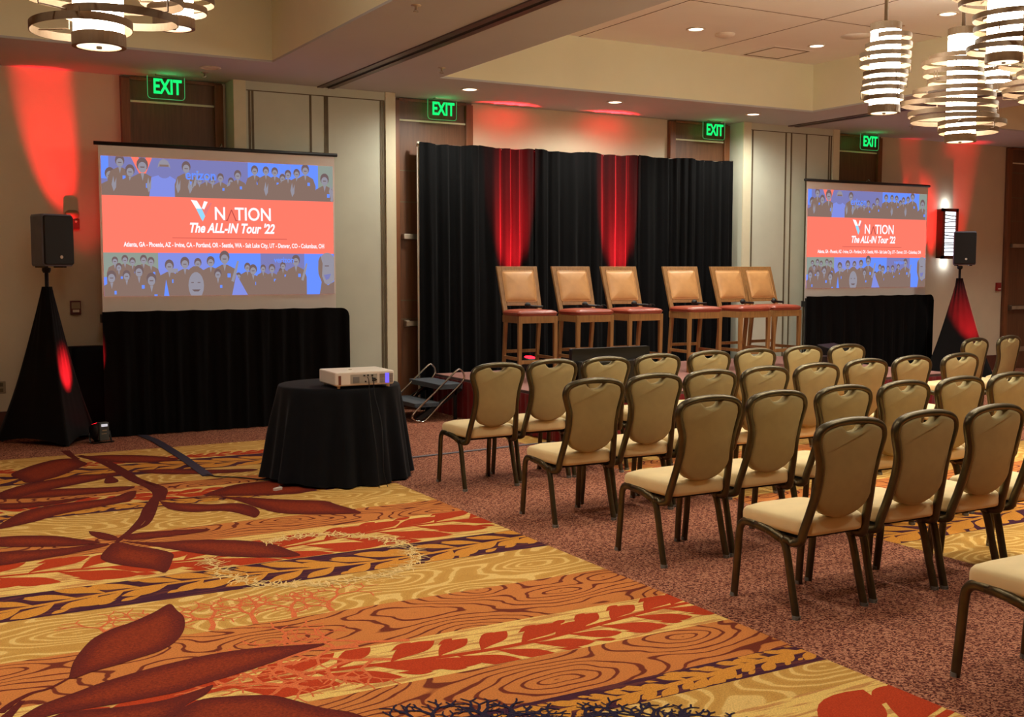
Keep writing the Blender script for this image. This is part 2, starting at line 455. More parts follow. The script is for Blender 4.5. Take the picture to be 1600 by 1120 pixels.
rect(XL, XR, YB, WY, 0, 0)
carpet_field(-2.5, 3.45, 0, 10)
carpet_field(5.3, 9.6, -1.0, 50)
# large maroon leaves
CROPS = {'a': (3.077, 0, 900), 'b': (2.857, 0, 620), 'c': (2.286, 0, 660), 'd': (2.286, 600, 1000)}
def fp(k, pts):
    s, ox, oy = CROPS[k]; return [onfloor(ox+x/s, oy+y/s) for x, y in pts]
def segdist(p, poly):
    best = 9
    for i in range(len(poly)):
        a = Vector(poly[i-1]); b = Vector(poly[i]); ab = b-a; t = max(0, min(1, (p-a).dot(ab)/max(ab.length_squared, 1e-9)))
        best = min(best, (p-a-ab*t).length)
    return best
LC = [0]
def leaf(k, pts, z=.0022, rimw=.09):
    LC[0] += 1; z += LC[0]*.00002
    P3 = smooth_path([(x, y, 0) for x, y in fp(k, pts+[pts[0]])], 4)
    poly = [(p.x, p.y) for p in P3[:-1]]
    xs = [p[0] for p in poly]; ys = [p[1] for p in poly]
    grid = []; y = min(ys)
    st = max(.03, (max(xs)-min(xs))/50)
    while y < max(ys):
        x = min(xs)
        while x < max(xs):
            q = Vector((x, y)); ins = False
            for i in range(len(poly)):
                a, b_ = poly[i-1], poly[i]
                if (a[1] > y) != (b_[1] > y) and x < (b_[0]-a[0])*(y-a[1])/(b_[1]-a[1])+a[0]: ins = not ins
            if ins and segdist(q, poly) > .012: grid.append(q)
            x += st
        y += st
    n = len(poly)
    r = geometry.delaunay_2d_cdt([Vector(p) for p in poly]+grid, [], [list(range(n))], 1, 1e-5)
    vs = []
    for p in r[0]:
        v = fbm.verts.new((p.x, p.y, z)); v[RIM] = min(1, segdist(p, poly)/rimw); vs.append(v)
    for f in r[2]:
        try: fbm.faces.new([vs[i] for i in f]).material_index = 7
        except ValueError: pass
def stem(k, pts, w0, w1, z=.0018, mi=7):
    P = smooth_path([(x, y, 0) for x, y in fp(k, pts)], 5); strip_inlay([(p.x, p.y) for p in P], w0, w1, z, mi)
leaf('a', [(330, 495), (350, 420), (390, 360), (450, 300), (540, 255), (640, 220), (740, 175), (815, 135), (850, 165), (885, 200), (885, 260), (840, 320), (760, 365), (650, 400), (560, 430), (450, 460), (370, 490)])
leaf('a', [(80, 690), (200, 620), (350, 565), (500, 510), (650, 465), (800, 425), (1000, 380), (1200, 350), (1400, 335), (1565, 328), (1450, 365), (1300, 420), (1150, 470), (1000, 515), (850, 560), (650, 600), (450, 635), (250, 670), (120, 720)])
leaf('a', [(200, 700), (330, 655), (600, 628), (800, 595), (950, 550), (1025, 525), (990, 570), (900, 620), (830, 680), (600, 730)], .0023)
leaf('a', [(830, 670), (950, 600), (1100, 580), (1300, 575), (1420, 600), (1550, 635), (1700, 660), (1780, 710), (1600, 780), (1200, 800), (800, 780)], .0024)
stem('a', [(0, 660), (60, 612), (150, 565), (240, 540), (335, 490)], .035, .012)
stem('a', [(20, 690), (60, 650), (110, 600)], .05, .02)
for k, p in (('b', [(540, 645), (700, 650), (850, 640), (1050, 640), (1200, 655), (1280, 680), (1340, 710), (1200, 718), (1000, 712), (850, 695), (700, 670)]),
             ('b', [(500, 655), (450, 710), (470, 735), (560, 755), (680, 770), (740, 785), (770, 730), (770, 700), (700, 680), (600, 665), (540, 650)]),
             ('b', [(-40, 630), (100, 620), (250, 622), (350, 635), (450, 650), (350, 665), (200, 670), (-40, 668)]),
             ('b', [(-40, 695), (150, 685), (300, 675), (450, 655), (480, 665), (300, 705), (150, 730), (-40, 755)]),
             ('b', [(395, 600), (450, 605), (510, 620), (530, 640), (470, 640), (410, 620)]),
             ('b', [(540, 632), (600, 610), (750, 598), (930, 590), (900, 605), (750, 625), (600, 640)]),
             ('b', [(710, 465), (800, 475), (950, 480), (1060, 475), (1130, 490), (1160, 515), (1140, 540), (1100, 530), (1000, 510), (850, 515), (750, 500)]),
             ('b', [(900, 440), (1000, 405), (1100, 385), (1250, 375), (1400, 400), (1440, 405), (1350, 430), (1200, 440), (1000, 444)]),
             ('b', [(940, 445), (1100, 450), (1300, 460), (1450, 465), (1500, 480), (1600, 510), (1590, 522), (1400, 525), (1250, 520), (1150, 495), (1050, 462)]),
             ('b', [(610, 420), (600, 450), (560, 470), (400, 500), (250, 530), (150, 560), (-20, 592), (50, 540), (100, 515), (200, 490), (350, 470), (500, 450), (570, 425)]),
             ('b', [(-30, 432), (150, 420), (300, 410), (450, 405), (600, 400), (550, 420), (400, 435), (200, 450), (-30, 457)]),
             ('b', [(-30, 478), (200, 468), (400, 447), (300, 472), (100, 500), (-30, 502)]),
             ('b', [(340, 275), (250, 280), (150, 305), (50, 345), (90, 370), (130, 385), (250, 360), (350, 320), (390, 300), (360, 285)]),
             ('b', [(360, 266), (500, 260), (650, 262), (750, 270), (800, 280), (700, 292), (550, 295), (450, 287)]),
             ('b', [(540, 335), (450, 345), (350, 350), (200, 375), (80, 400), (-10, 435), (50, 455), (200, 420), (400, 380), (520, 352)]),
             ('b', [(600, 330), (750, 322), (900, 326), (1140, 322), (1100, 335), (900, 345), (700, 344)]),
             ('b', [(480, 350), (465, 385), (510, 385), (530, 375), (500, 355)])):
    leaf(k, p, rimw=.12)
stem('b', [(350, 262), (450, 290), (530, 330), (600, 372), (670, 400), (710, 430), (705, 465)], .06, .10)
stem('b', [(365, 262), (470, 284), (560, 330), (620, 368), (730, 410), (715, 460)], .03, .05)
stem('b', [(700, 450), (660, 500), (640, 540), (590, 595), (530, 640)], .08, .04)
stem('b', [(700, 450), (680, 520), (650, 570), (590, 600), (520, 650)], .05, .03)
stem('b', [(710, 460), (850, 452), (940, 448), (1100, 450)], .05, .02)
stem('b', [(290, 240), (320, 265), (350, 280)], .08, .04)
# fringed pale coral ring, salmon coral and the navy coral at the near edge
rc = random.Random(3)
ring = smooth_path([(x, y, 0) for x, y in fp('c', [(950, 430), (1050, 408), (1200, 400), (1350, 412), (1430, 432), (1480, 470), (1470, 510), (1380, 545), (1200, 570), (1000, 582), (870, 565), (780, 530), (750, 490)])], 9)
for p in ring:
    for q in range(4):
        a = rc.uniform(0, 2*PI); l = rc.uniform(.03, .12); b0 = Vector((p.x+rc.uniform(-.03, .03), p.y+rc.uniform(-.03, .03)))
        mid = b0+Vector((math.cos(a), math.sin(a)))*l*.5; a += rc.uniform(-.9, .9)
        strip_inlay([b0, mid, mid+Vector((math.cos(a), math.sin(a)))*l*.5], .012, .004, .0026+q*.00002, 9)
def coral(p, a, l, w, d, mi, z, spread=.6, cl=None):
    if d == 0 or l < .015: return
    mid = (p[0]+math.cos(a)*l*.5, p[1]+math.sin(a)*l*.5)
    a2 = a+rc.uniform(-.35, .35); e = (mid[0]+math.cos(a2)*l*.5, mid[1]+math.sin(a2)*l*.5)
    strip_inlay([p, mid, e], w, w*.75, z, mi, cl)
    coral(e, a2+rc.uniform(.3, spread+.3), l*rc.uniform(.65, .9), w*.75, d-1, mi, z+.00002, spread, cl)
    coral(e, a2-rc.uniform(.3, spread+.3), l*rc.uniform(.65, .9), w*.75, d-1, mi, z+.00003, spread, cl)
    if rc.random() < .4: coral(mid, a2+rc.choice((-1, 1))*1.1, l*.6, w*.6, d-1, mi, z+.00004, spread, cl)
for px in (690, 750, 810, 880, 940, 1000, 1060, 1110, 1150):
    x, y = onfloor(px, 1150-(0 if px < 1100 else -12)); coral((x, y), 1.35+rc.uniform(-.5, .5), .105, .03, 5, 8, .003)
for px, py in ((330, 985), (400, 975), (460, 965), (520, 955), (250, 1000), (150, 1010)):
    x, y = onfloor(px, py); coral((x, y), 1.4+rc.uniform(-.5, .3), .16, .028, 5, 10, .0012, .6, (-2.5, 3.45, 5.05, 5.65))
for px, py in ((620, 1030), (560, 1060), (480, 1075), (640, 1000), (560, 1010)):
    x, y = onfloor(px, py); coral((x, y), 2.6+rc.uniform(-.5, .5), .2, .035, 5, 10, .0012)
floor = struct(build('floor', fbm, FM), 'ballroom carpet with leaf and woodgrain bands beside plain flecked aisles', 'floor')

# ------------------------------------------------------------------ room shell
def wallbox(name, x0, x1, y0, y1, z0, z1, m, label):
    b = B(); box(b, x0, x1, y0, y1, z0, z1); return struct(build(name, b, m), label, 'wall')
wallbox('wall_back', XL, XR, WY, WY+.2, -.05, 5, M_wall, 'long beige back wall behind the stage')
wallbox('wall_left', XL-.2, XL, YB, WY, -.05, 5, M_wall, 'beige side wall at the left')
wallbox('wall_right', XR, XR+.2, YB, WY, -.05, 5, M_wall, 'beige side wall at the right')
wallbox('wall_front', XL, XR, YB-.2, YB, -.05, 5, M_wall, 'beige wall behind the camera')
COFF = [(-2.5, 3.40), (5.17, 10.38), (12.12, 17.4)]
cb = B()
xs = sorted([XL, XR]+[v for c in COFF for v in c]); ys = [YB, -3.5, 0.0, 1.2, COFY, WY]
def incoff(x, y):
    return any(a < x < b_ for a, b_ in COFF) and (1.2 < y < COFY or -3.5 < y < 0)
for i in range(len(xs)-1):
    for j in range(len(ys)-1):
        if not incoff((xs[i]+xs[i+1])/2, (ys[j]+ys[j+1])/2):
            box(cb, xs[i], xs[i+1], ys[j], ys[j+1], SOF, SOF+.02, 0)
for a, b_ in COFF:
    for y0, y1 in ((1.2, COFY), (-3.5, 0)):
        box(cb, a-.05, a, y0, y1, SOF+.02, TOP, 1); box(cb, b_, b_+.05, y0, y1, SOF+.02, TOP, 1)
        box(cb, a-.05, b_+.05, y1, y1+.05, SOF+.02, TOP, 1); box(cb, a-.05, b_+.05, y0-.05, y0, SOF+.02, TOP, 1)
        box(cb, a-.05, b_+.05, y0-.05, y1+.05, TOP, TOP+.05, 2)
        for k in range(3):
            sx = a+(1.71 if k == 0 else 3.43 if k == 1 else .12)
            box(cb, sx-.004, sx+.004, y0, y1, TOP-.003, TOP, 3)
        for sy in (y1-1.95, y1-3.8):
            if sy > y0: box(cb, a, b_, sy-.004, sy+.004, TOP-.003, TOP, 3)
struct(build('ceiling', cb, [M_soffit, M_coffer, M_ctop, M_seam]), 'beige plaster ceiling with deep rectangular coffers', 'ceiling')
# partition tracks in the soffit
for i, (tx, lab) in enumerate(((4.36, 'metal partition track running along the left soffit'), (11.15, 'metal partition track running along the right soffit'))):
    b = B(); box(b, tx-.10, tx-.03, YB, PY, SOF-.012, SOF); box(b, tx+.02, tx+.09, YB, PY, SOF-.012, SOF); box(b, tx-.03, tx+.02, YB, PY, SOF-.004, SOF, 1)
    struct(build('trim_%d' % (i+1), b, [M_track, M_trackd]), lab, 'ceiling track')
# wall pockets (folding wall stores) that stand proud of the back wall
def pocket(name, x0, x1, cols, grooves, lab):
    b = B(); box(b, x0, x1, PY, WY, 0, SOF, 0)
    for a, c in cols: box(b, a, c, PY-.018, PY, 0, SOF, 1)
    for g in grooves: box(b, g-.012, g+.012, PY-.004, PY, .12, SOF-.1, 2)
    box(b, cols[0][1]+.01, cols[1][0]-.01, PY-.005, PY, SOF-.10, SOF-.09, 2)
    struct(build(name, b, [M_panel, M_column, M_groove]), lab, 'wall')
pocket('wall_pocket_left', 3.34, 5.17, [(3.34, 3.47), (5.05, 5.17)], [3.51, 3.545, 4.18, 4.345, 4.37, 5.0, 5.03], 'fabric-panelled partition pocket beside the left screen')
pocket('wall_pocket_right', 10.25, 12.02, [(10.25, 10.38), (11.9, 12.02)], [10.42, 11.02, 11.12, 11.4, 11.83, 11.87], 'fabric-panelled partition pocket beside the right screen')
# baseboards
b = B()
for a, c in ((XL, 2.26), (6.28, 9.21), (13.15, 16.04)): box(b, a, c, WY-.025, WY, 0, .24)
struct(build('baseboard_back', b, M_base, bevel=.004), 'dark wooden baseboard along the back wall', 'baseboard')
for nm, x0, x1, y0, y1 in (('baseboard_left', XL, XL+.025, YB, WY-.03), ('baseboard_right', XR-.025, XR, YB, WY-.03)):
    b = B(); box(b, x0, x1, y0, y1, 0, .24); struct(build(nm, b, M_base), 'dark wooden baseboard along a side wall', 'baseboard')
# doors: tall dark wood surrounds
def door(n, x0, x1, lab, lines=(2.78, 2.42, 1.28, 1.06), mirror=False, kick=False):
    r = empty('door_%d' % n); struct(r, lab, 'door')
    b = B(); box(b, x0, x1, WY-.03, WY-.002, 0, SOF-.01); build('door_panel', b, M_wood_d, r)
    b = B(); box(b, x0, x0+.09, WY-.07, WY-.03, 0, SOF-.03); build('door_jamb', b, M_wood_t, r, bevel=.005)
    b = B(); box(b, x1-.09, x1, WY-.07, WY-.03, 0, SOF-.03); build('door_jamb', b, M_wood_t, r, bevel=.005)
    b = B(); box(b, x0+.09, x1-.09, WY-.06, WY-.03, SOF-.04, SOF-.01); build('door_head', b, M_wood_t, r)
    b = B(); box(b, x0+.09, x1-.09, WY-.045, WY-.03, 3.345, 3.365); build('transom_strip', b, M_column, r)
    b = B()
    for z in lines: box(b, x0+.1, x1-.1, WY-.034, WY-.03, z-.006, z+.006)
    build('panel_joint', b, M_groove, r)
    b = B(); box(b, x0+.12, x1-.12, WY-.10, WY-.03, 1.99, 2.05); build('door_closer', b, M_brushed, r, bevel=.005)
    b = B(); box(b, x0+.14, x1-.14, WY-.11, WY-.06, .98, 1.04); box(b, x0+.14, x0+.2, WY-.07, WY-.03, .97, 1.05); box(b, x1-.2, x1-.14, WY-.07, WY-.03, .97, 1.05)
    build('push_bar', b, M_brushed, r, bevel=.006)
    if kick:
        b = B(); box(b, x0+.12, x1-.12, WY-.036, WY-.03, .28, .36); build('kick_plate', b, M_brushed, r)
door(1, 2.26, 3.30, 'dark walnut exit door behind the left projection screen')
door(2, 5.24, 6.28, 'dark walnut exit door half hidden by the left end of the black backdrop')
door(3, 9.21, 10.22, 'dark walnut exit door above the right end of the black backdrop')
door(4, 12.06, 13.15, 'dark walnut exit door behind the right projection screen')
door(5, 16.04, 17.3, 'dark walnut door at the right edge with steel bar', (3.2, 2.8, 2.42, 2.0, 1.6), kick=True)

# ------------------------------------------------------------------ ceiling fixtures
def downlight(x, y, z, lab, on=True, e=70, angle=115, group=None):
    t = thing('downlight', lab, 'ceiling light', (x, y, z), 0, group)
    b = B(); lathe(b, [(.10, 0), (.105, -.006), (.082, -.012), (.078, 0)], seg=28, capb=False, capt=False); build('trim_ring', b, M_fixring, t, True)
    b = B(); lathe(b, [(.078, -.004), (.0, -.0045)], seg=28, capb=False, capt=False); build('lens', b, M_down if on else M_fixring, t)
    if on:
        lamp('SPOT', 'downlight_beam', (x, y, z-.02), e, WARM, (x, y, 0), .07, angle, .7)
    return t
for i, (x, lab) in enumerate(((5.77, 'left'), (7.70, 'middle'), (9.83, 'right'))):
    downlight(x, 11.13, SOF, 'lit recessed downlight in the soffit over the backdrop, %s of the three' % lab, e=145, angle=168)
downlight(2.95, 11.2, SOF, 'unlit recessed downlight in the soffit before the left exit sign', on=False)
DL = {(7.75, 9.7): 'lit recessed downlight in the coffer ceiling left of the smoke detector', (9.53, 9.73): 'lit recessed downlight in the coffer ceiling behind the square vent',
      (9.49, 7.88): 'lit recessed downlight in the coffer ceiling between the pendant rods'}
for x in (6.0, 7.75, 9.5):
    for y in (9.72, 7.88, 6.0, 4.1, 2.2):
        key = [k for k in DL if abs(k[0]-x) < .1 and abs(k[1]-y) < .1]
        if key: downlight(key[0][0], key[0][1], TOP, DL[key[0]], e=140)
        elif (x, y) != (6.0, 9.72): downlight(x, y, TOP, 'recessed downlight in the coffer above the chair rows', e=140, group='coffer downlights above the frame')
for x in (-1.6, .4, 2.4):
    for y in (7.2, 4.6, 2.2): downlight(x, y, TOP, 'recessed downlight in the left coffer', e=85, group='left coffer downlights above the frame')
for x in (13.8, 15.8):
    for y in (9.0, 6.4, 3.6): downlight(x, y, TOP, 'recessed downlight in the right coffer', e=230, group='right coffer downlights above the frame')

def ring(bm, cx, cy, z, r, h=.03, th=.004, tilt=(0, 0)):
    seg = 64; R = []
    for rr, zz in ((r, 0), (r, h), (r-th, h), (r-th, 0)):
        R.append([bm.verts.new((cx+rr*math.cos(2*PI*k/seg), cy+rr*math.sin(2*PI*k/seg), z+zz+tilt[0]*rr*math.cos(2*PI*k/seg)+tilt[1]*rr*math.sin(2*PI*k/seg))) for k in range(seg)])
    for i in range(4):
        A, Bq = R[i], R[(i+1) % 4]
        for k in range(seg): bm.faces.new((A[k], A[(k+1) % seg], Bq[(k+1) % seg], Bq[k]))
def pendant(x, y, zb, zt, rings, lab, e=22, rc_=.105):
    t = thing('pendant_light', lab, 'pendant light', (x, y, zb), 0, 'ringed pendant lights')
    H = zt-zb
    b = B(); lathe(b, [(rc_, .05), (rc_, H-.04)], seg=32, capb=False, capt=False); build('diffuser', b, M_diff, t, True)
    b = B(); lathe(b, [(rc_-.012, 0.004), (0, .003)], seg=32, capb=False, capt=False); build('bottom_lens', b, M_diffb, t)
    b = B(); lathe(b, [(rc_-.012, .0), (rc_+.008, 0), (rc_+.008, .055), (rc_, .055), (rc_, .002)], seg=32, capb=False, capt=False); build('bottom_band', b, M_fixb, t)
    b = B(); lathe(b, [(0, -.008), (.012, -.006), (.012, .004)], seg=12, capb=False); build('finial', b, M_fixb, t)
    b = B(); lathe(b, [(rc_+.004, H-.055), (rc_+.004, H), (0, H+.004)], seg=32, capb=False, capt=False); build('top_cap', b, M_fixb, t)
    b = B(); tube(b, [(0, 0, H), (0, 0, TOP-zb)], .014, seg=10); build('rod', b, M_fixb, t, True)
    rx = math.cos(YAW); ry = -math.sin(YAW)
    prev = None
    for (r, off, zf, *tl) in rings:
        b = B(); ring(b, off*rx, off*ry, zf, r, .034, .004, tl[0] if tl else (0, 0)); build('ring', b, M_fixb, t)
    for q in range(len(rings)-1):
        r0, o0, z0 = rings[q][:3]; r1, o1, z1 = rings[q+1][:3]
        for ang in (2.4+q, 4.6+q*.7):
            b = B()
            p0 = Vector((o0*rx+r0*math.cos(ang), o0*ry+r0*math.sin(ang), z0+.016))
            c1 = Vector((o1*rx, o1*ry, 0)); d = Vector((p0.x, p0.y, 0))-c1
            p1 = c1+d.normalized()*r1; p1.z = z1+.016
            tube(b, [p0, (p1.x, p1.y, p0.z), p1], .004, seg=6)
            build('strut', b, M_fixb, t)
    lamp('POINT', 'pendant_glow', (x, y, zb+H*.5), e, WARM, size=.1) if False else None
    b2 = lamp('SPOT', 'pendant_downlight', (x, y, zb-.02), e, WARM, (x, y, 0), .09, 130, .8)
    return t
def pix(px, py, d):
    v = ray(px, py)*d; return (v.x, v.y, v.z+CAMZ)
def rset(n, H, seed, r0, r1, off=.08):
    rr = random.Random(seed)
    return [(rr.uniform(r0, r1), rr.uniform(-off, off), .07+(H-.16)*i/(n-1)) for i in range(n)]
x, y, zb = pix(1381, 177, 8.2); H = .64; k = H/830
pendant(x, y, zb, zb+H, [(.14, -.005, .09), (.149, -.015, .155), (.156, 0, .205), (.158, .005, .265), (.178, 0, .335), (.18, 0, .395), (.163, .024, .465), (.14, .043, .53)],
        'slim ringed pendant light hanging alone left of the cluster')
x, y, zb = pix(1500, 222, 8.4); H = .83
pendant(x, y, zb, zb+H, [(.21, .06, .065), (.24, .085, .12), (.31, -.05, .15), (.31, -.07, .19), (.34, -.09, .26, (0, .05)), (.26, -.02, .31), (.28, -.07, .36, (.03, 0)), (.205, -.04, .43), (.215, -.068, .49), (.237, -.05, .56), (.22, -.02, .6)],
        'longest ringed pendant light with its lowest lens over the right screen')
x, y, zb = pix(1568, 98, 7.2)
pendant(x, y, zb, zb+.78, [(.2, -.03, .07), (.25, .08, .12), (.3, .12, .2, (.03, .03)), (.25, .06, .27), (.31, .03, .35, (0, .06)), (.33, .0, .43), (.26, -.06, .5), (.24, -.1, .57)],
        'ringed pendant light cut by the top of the frame, right of the longest one')
x, y, zb = pix(1558, 142, 10.0)
pendant(x, y, zb, zb+.75, [(.14, -.02, .08), (.17, .03, .16), (.22, -.05, .24), (.26, .02, .31), (.24, -.08, .39), (.2, .02, .47), (.18, 0, .55), (.16, .02, .62)],
        'farthest ringed pendant light, seen small between the two longer ones')
x, y, zb = pix(1640, 176, 8.6)
pendant(x, y, zb, zb+.8, [(.2, -.03, .09), (.36, .02, .14, (0, .04)), (.33, -.04, .2, (.04, 0)), (.26, .02, .28), (.33, -.05, .36), (.3, -.02, .44), (.24, .03, .52), (.22, 0, .6)],
        'ringed pendant light at the right edge, only its rings in view')
x, y, zb = pix(155, 74, 4.9)
pendant(x, y, zb, zb+.78, [(.214, -.075, .07, (.03, -.05)), (.24, .098, .11, (-.02, .05)), (.33, .03, .19, (0, .06)), (.27, -.1, .27), (.3, .02, .35), (.25, -.05, .44), (.22, .03, .52), (.2, 0, .6)],
        'nearest ringed pendant light at the top left with its round lens in full view', e=24)
x, y, zb = pix(272, 45, 6.2)
pendant(x, y, zb, zb+.72, [(.16, .02, .08), (.2, .02, .13), (.26, -.06, .2), (.22, .04, .28), (.25, 0, .36), (.2, -.03, .44), (.18, 0, .52)],
        'smaller-looking ringed pendant light just behind the nearest one, top left', e=22)
# small ceiling devices
def disc_dev(name, lab, cat, x, y, z, prof, m=M_fixring):
    b = B(); lathe(b, prof, (x, y, z), 24, capb=False); return tag(build(name, b, m, smooth=True), lab, cat)
disc_dev('smoke_detector', 'small round smoke detector on the coffer ceiling', 'smoke detector', 8.19, 9.75, TOP, [(.11, 0), (.105, -.02), (.06, -.035), (.0, -.04)])
disc_dev('ceiling_speaker', 'flush round ceiling speaker left of the first pendant', 'speaker', 9.52, 9.12, TOP, [(.17, 0), (.17, -.008), (.0, -.009)], M_ctop)
v = thing('ceiling_vent', 'square air vent in the coffer ceiling near its back edge', 'vent', (9.42, 10.28, TOP))
b = B(); box(b, -.3, .3, -.3, .3, -.006, 0); build('vent_frame', b, M_ctop, v)
b = B(); box(b, -.27, .27, -.27, -.25, -.009, -.006); box(b, -.27, .27, .25, .27, -.009, -.006); box(b, -.27, -.25, -.25, .25, -.009, -.006); box(b, .25, .27, -.25, .25, -.009, -.006); build('vent_slot', b, M_groove, v)
def sprinkler(px, py, z, lab):
    X, Y = onfloor(px, py, z); t = thing('sprinkler_head', lab, 'sprinkler', (X, Y, z), 0, 'ceiling sprinklers')
    b = B(); lathe(b, [(.04, 0), (.038, -.008), (.012, -.01), (.01, -.035)], seg=14, capb=False); build('escutcheon', b, M_brushed, t, True)
    b = B(); lathe(b, [(.022, -.05), (.022, -.046), (0, -.045)], seg=12, capb=False); tube(b, [(.012, 0, -.03), (.014, 0, -.048)], .002, seg=5); tube(b, [(-.012, 0, -.03), (-.014, 0, -.048)], .002, seg=5); build('deflector', b, M_brushed, t)
sprinkler(650, 8, SOF, 'sprinkler head on the soffit left of the partition track')
sprinkler(690, 106, SOF, 'sprinkler head on the soffit beside the coffer corner')
sprinkler(1408, 40, TOP, 'sprinkler head on the coffer ceiling behind the slim pendant')
sprinkler(320, 113, SOF, 'sprinkler head right of the left exit sign')
sprinkler(1425, 197, SOF, 'sprinkler head on the right soffit below the pendants')
# exit signs
def exit_sign(x, y, lab):
    t = thing('exit_sign', lab, 'exit sign', (x, y, SOF), 0, 'green exit signs')
    b = B(); box(b, -.10, .10, -.03, .03, -.012, 0); build('ceiling_plate', b, M_brushed, t)
    w, h = .37, .225
    m = MATS.get('clear_acrylic')
    if not m:
        m, nt, p = newmat('clear_acrylic'); p.inputs['Transmission Weight'].default_value = 1; p.inputs['Roughness'].default_value = .02; p.inputs['IOR'].default_value = 1.05
        p.inputs['Base Color'].default_value = (.75, .95, .8, 1)
        v_ = coords(nt); nt.links.new(ramp(nt, noise_tex(nt, v_, 3), [(0, (.78, .95, .82, 1)), (1, (.85, 1, .88, 1))]).outputs[0], p.inputs['Base Color']); MATS['clear_acrylic'] = m
    b = B(); box(b, -w/2, w/2, -.004, .004, -.02-h, -.012); build('acrylic_panel', b, m, t)
    pts = [(-w/2, 0, -.02), (-w/2, 0, -.02-h+.03), (-w/2+.01, 0, -.02-h+.01), (-w/2+.03, 0, -.02-h), (w/2-.03, 0, -.02-h), (w/2-.01, 0, -.02-h+.01), (w/2, 0, -.02-h+.03), (w/2, 0, -.02)]
    b = B(); tube(b, pts, .003, seg=6, up=(0, 1, 0)); build('glowing_edge', b, M_greenedge, t)
    text_obj('exit_text', 'EXIT', .205, M_green, t, wallM(.01, -.007, -.128), bold=.006, extrude=.002, xs=.68)
    lamp('POINT', 'exit_glow', (x, y-.04, SOF-.12), .6, (.05, 1, .25), size=.08)
exit_sign(2.67, 11.85, 'green exit sign above the left projection screen')
exit_sign(5.81, 11.9, 'green exit sign above the left end of the black backdrop')
exit_sign(9.83, 11.9, 'green exit sign above the right end of the black backdrop')
exit_sign(12.68, 11.85, 'green exit sign above the right projection screen')

# ------------------------------------------------------------------ wall devices
t = thing('wall_sconce', 'tall glowing wall sconce with crossing dark slats behind the right speaker', 'wall light', (14.635, WY, 0))
b = B(); box(b, -.18, .18, -.09, 0, 1.81, 2.57); build('sconce_box', b, M_base, t)
b = B(); box(b, -.13, .14, -.098, -.09, 1.85, 2.53); build('light_panel', b, M_scon, t)
b = B()
rs = random.Random(5); z = 1.87
for i in range(12):
    z0 = 1.90+i*.052; bar(b, (-.14, -.104, z0+rs.uniform(-.015, .015)), (.15, -.104, z0+rs.uniform(-.018, .018)), .012, .014)
build('slat', b, M_base, t)['kind'] = 'stuff'
b = B(); box(b, -.185, -.125, -.115, -.085, 1.80, 2.58); box(b, .13, .18, -.115, -.085, 1.80, 2.58); box(b, -.185, .18, -.115, -.085, 2.53, 2.58); box(b, -.185, .18, -.115, -.085, 1.80, 1.85); build('sconce_frame', b, M_base, t)
lamp('POINT', 'sconce_glow', (14.635, WY-.06, 2.64), 2, (.8, .9, 1), size=.04); lamp('POINT', 'sconce_glow', (14.635, WY-.06, 1.74), 2, (.8, .9, 1), size=.04)
t = thing('fire_alarm_strobe', 'fire alarm strobe with red base above the left speaker', 'fire alarm', (1.765, WY, 0))
b = B(); box(b, -.065, .065, -.05, 0, 2.04, 2.15); build('alarm_body', b, M_redplas, t, bevel=.008)
b = B(); pad(b, rrect(.13, .09, .04, cy=2.19), lambda u, v, h: (u, -h, v), [(1, 0), (1, .04), (.9, .06)]); build('alarm_cover', b, M_ivory, t, True)
b = B(); lathe(b, [(.012, 0), (.006, .02)], (0, 0, 0), 10); bmesh.ops.rotate(b, verts=b.verts, cent=(0, 0, 0), matrix=Matrix.Rotation(PI/2, 3, 'X')); bmesh.ops.translate(b, verts=b.verts, vec=(.03, -.05, 2.12)); build('strobe_lens', b, M_white, t)
t = thing('fire_alarm_pull', 'dark red pull station on the wall between speaker and screen', 'fire alarm', (1.77, WY, 0))
b = B(); box(b, -.05, .05, -.04, 0, 1.185, 1.325); build('pull_body', b, mat('maroon_plate', (96, 30, 30), .4), t, bevel=.006)
b = B(); box(b, -.03, .03, -.055, -.04, 1.21, 1.235); build('pull_handle', b, M_white, t)
b = B(); box(b, -.04, .04, -.043, -.038, 1.245, 1.31); build('instruction_plate', b, M_ivory, t)
t = thing('fire_alarm_pull', 'small red pull station beside the right-edge door', 'fire alarm', (15.94, WY, 0))
b = B(); box(b, -.05, .05, -.04, 0, 1.29, 1.42); build('pull_body', b, M_redplas, t, bevel=.006)
b = B(); box(b, -.03, .03, -.05, -.04, 1.31, 1.33); build('pull_handle', b, M_white, t)
t = thing('wall_outlet', 'wall outlet plate at the far left above the baseboard', 'outlet', (1.06, WY, 0))
b = B(); box(b, -.04, .04, -.008, 0, .42, .54); build('cover_plate', b, M_ivory, t, bevel=.003)
b = B(); box(b, -.016, .016, -.011, -.008, .435, .47); box(b, -.016, .016, -.011, -.008, .49, .525); build('socket', b, M_groove, t)

# ------------------------------------------------------------------ projection screens
C_red = emit('slide_red', (255, 122, 102), 1.0); C_white = emit('slide_white', (250, 250, 255), 1.0)
C_brown = emit('slide_brown', (132, 108, 98), 1.0); C_lav = emit('slide_lavender', (122, 122, 178), 1.0)  # brown of the figures on the slide
C_blue = emit('slide_blue', (104, 142, 250), 1.0); C_skin = emit('slide_pale_tone', (146, 142, 154), 1.0)
C_cyan = emit('slide_cyan', (150, 215, 245), 1.0); C_green = emit('slide_olive', (140, 150, 140), 1.0)
C_dkred = emit('slide_line_red', (190, 84, 76), 1.0); C_dark = emit('slide_dark_tone', (112, 92, 92), 1.0); C_pink = emit('slide_pink', (225, 120, 120), 1.0)
C_vio = emit('slide_violet', (128, 140, 222), 1.0)
def ell(cx, cy, rx, ry, n=14): return [(cx+rx*math.cos(2*PI*k/n), cy+ry*math.sin(2*PI*k/n)) for k in range(n)]
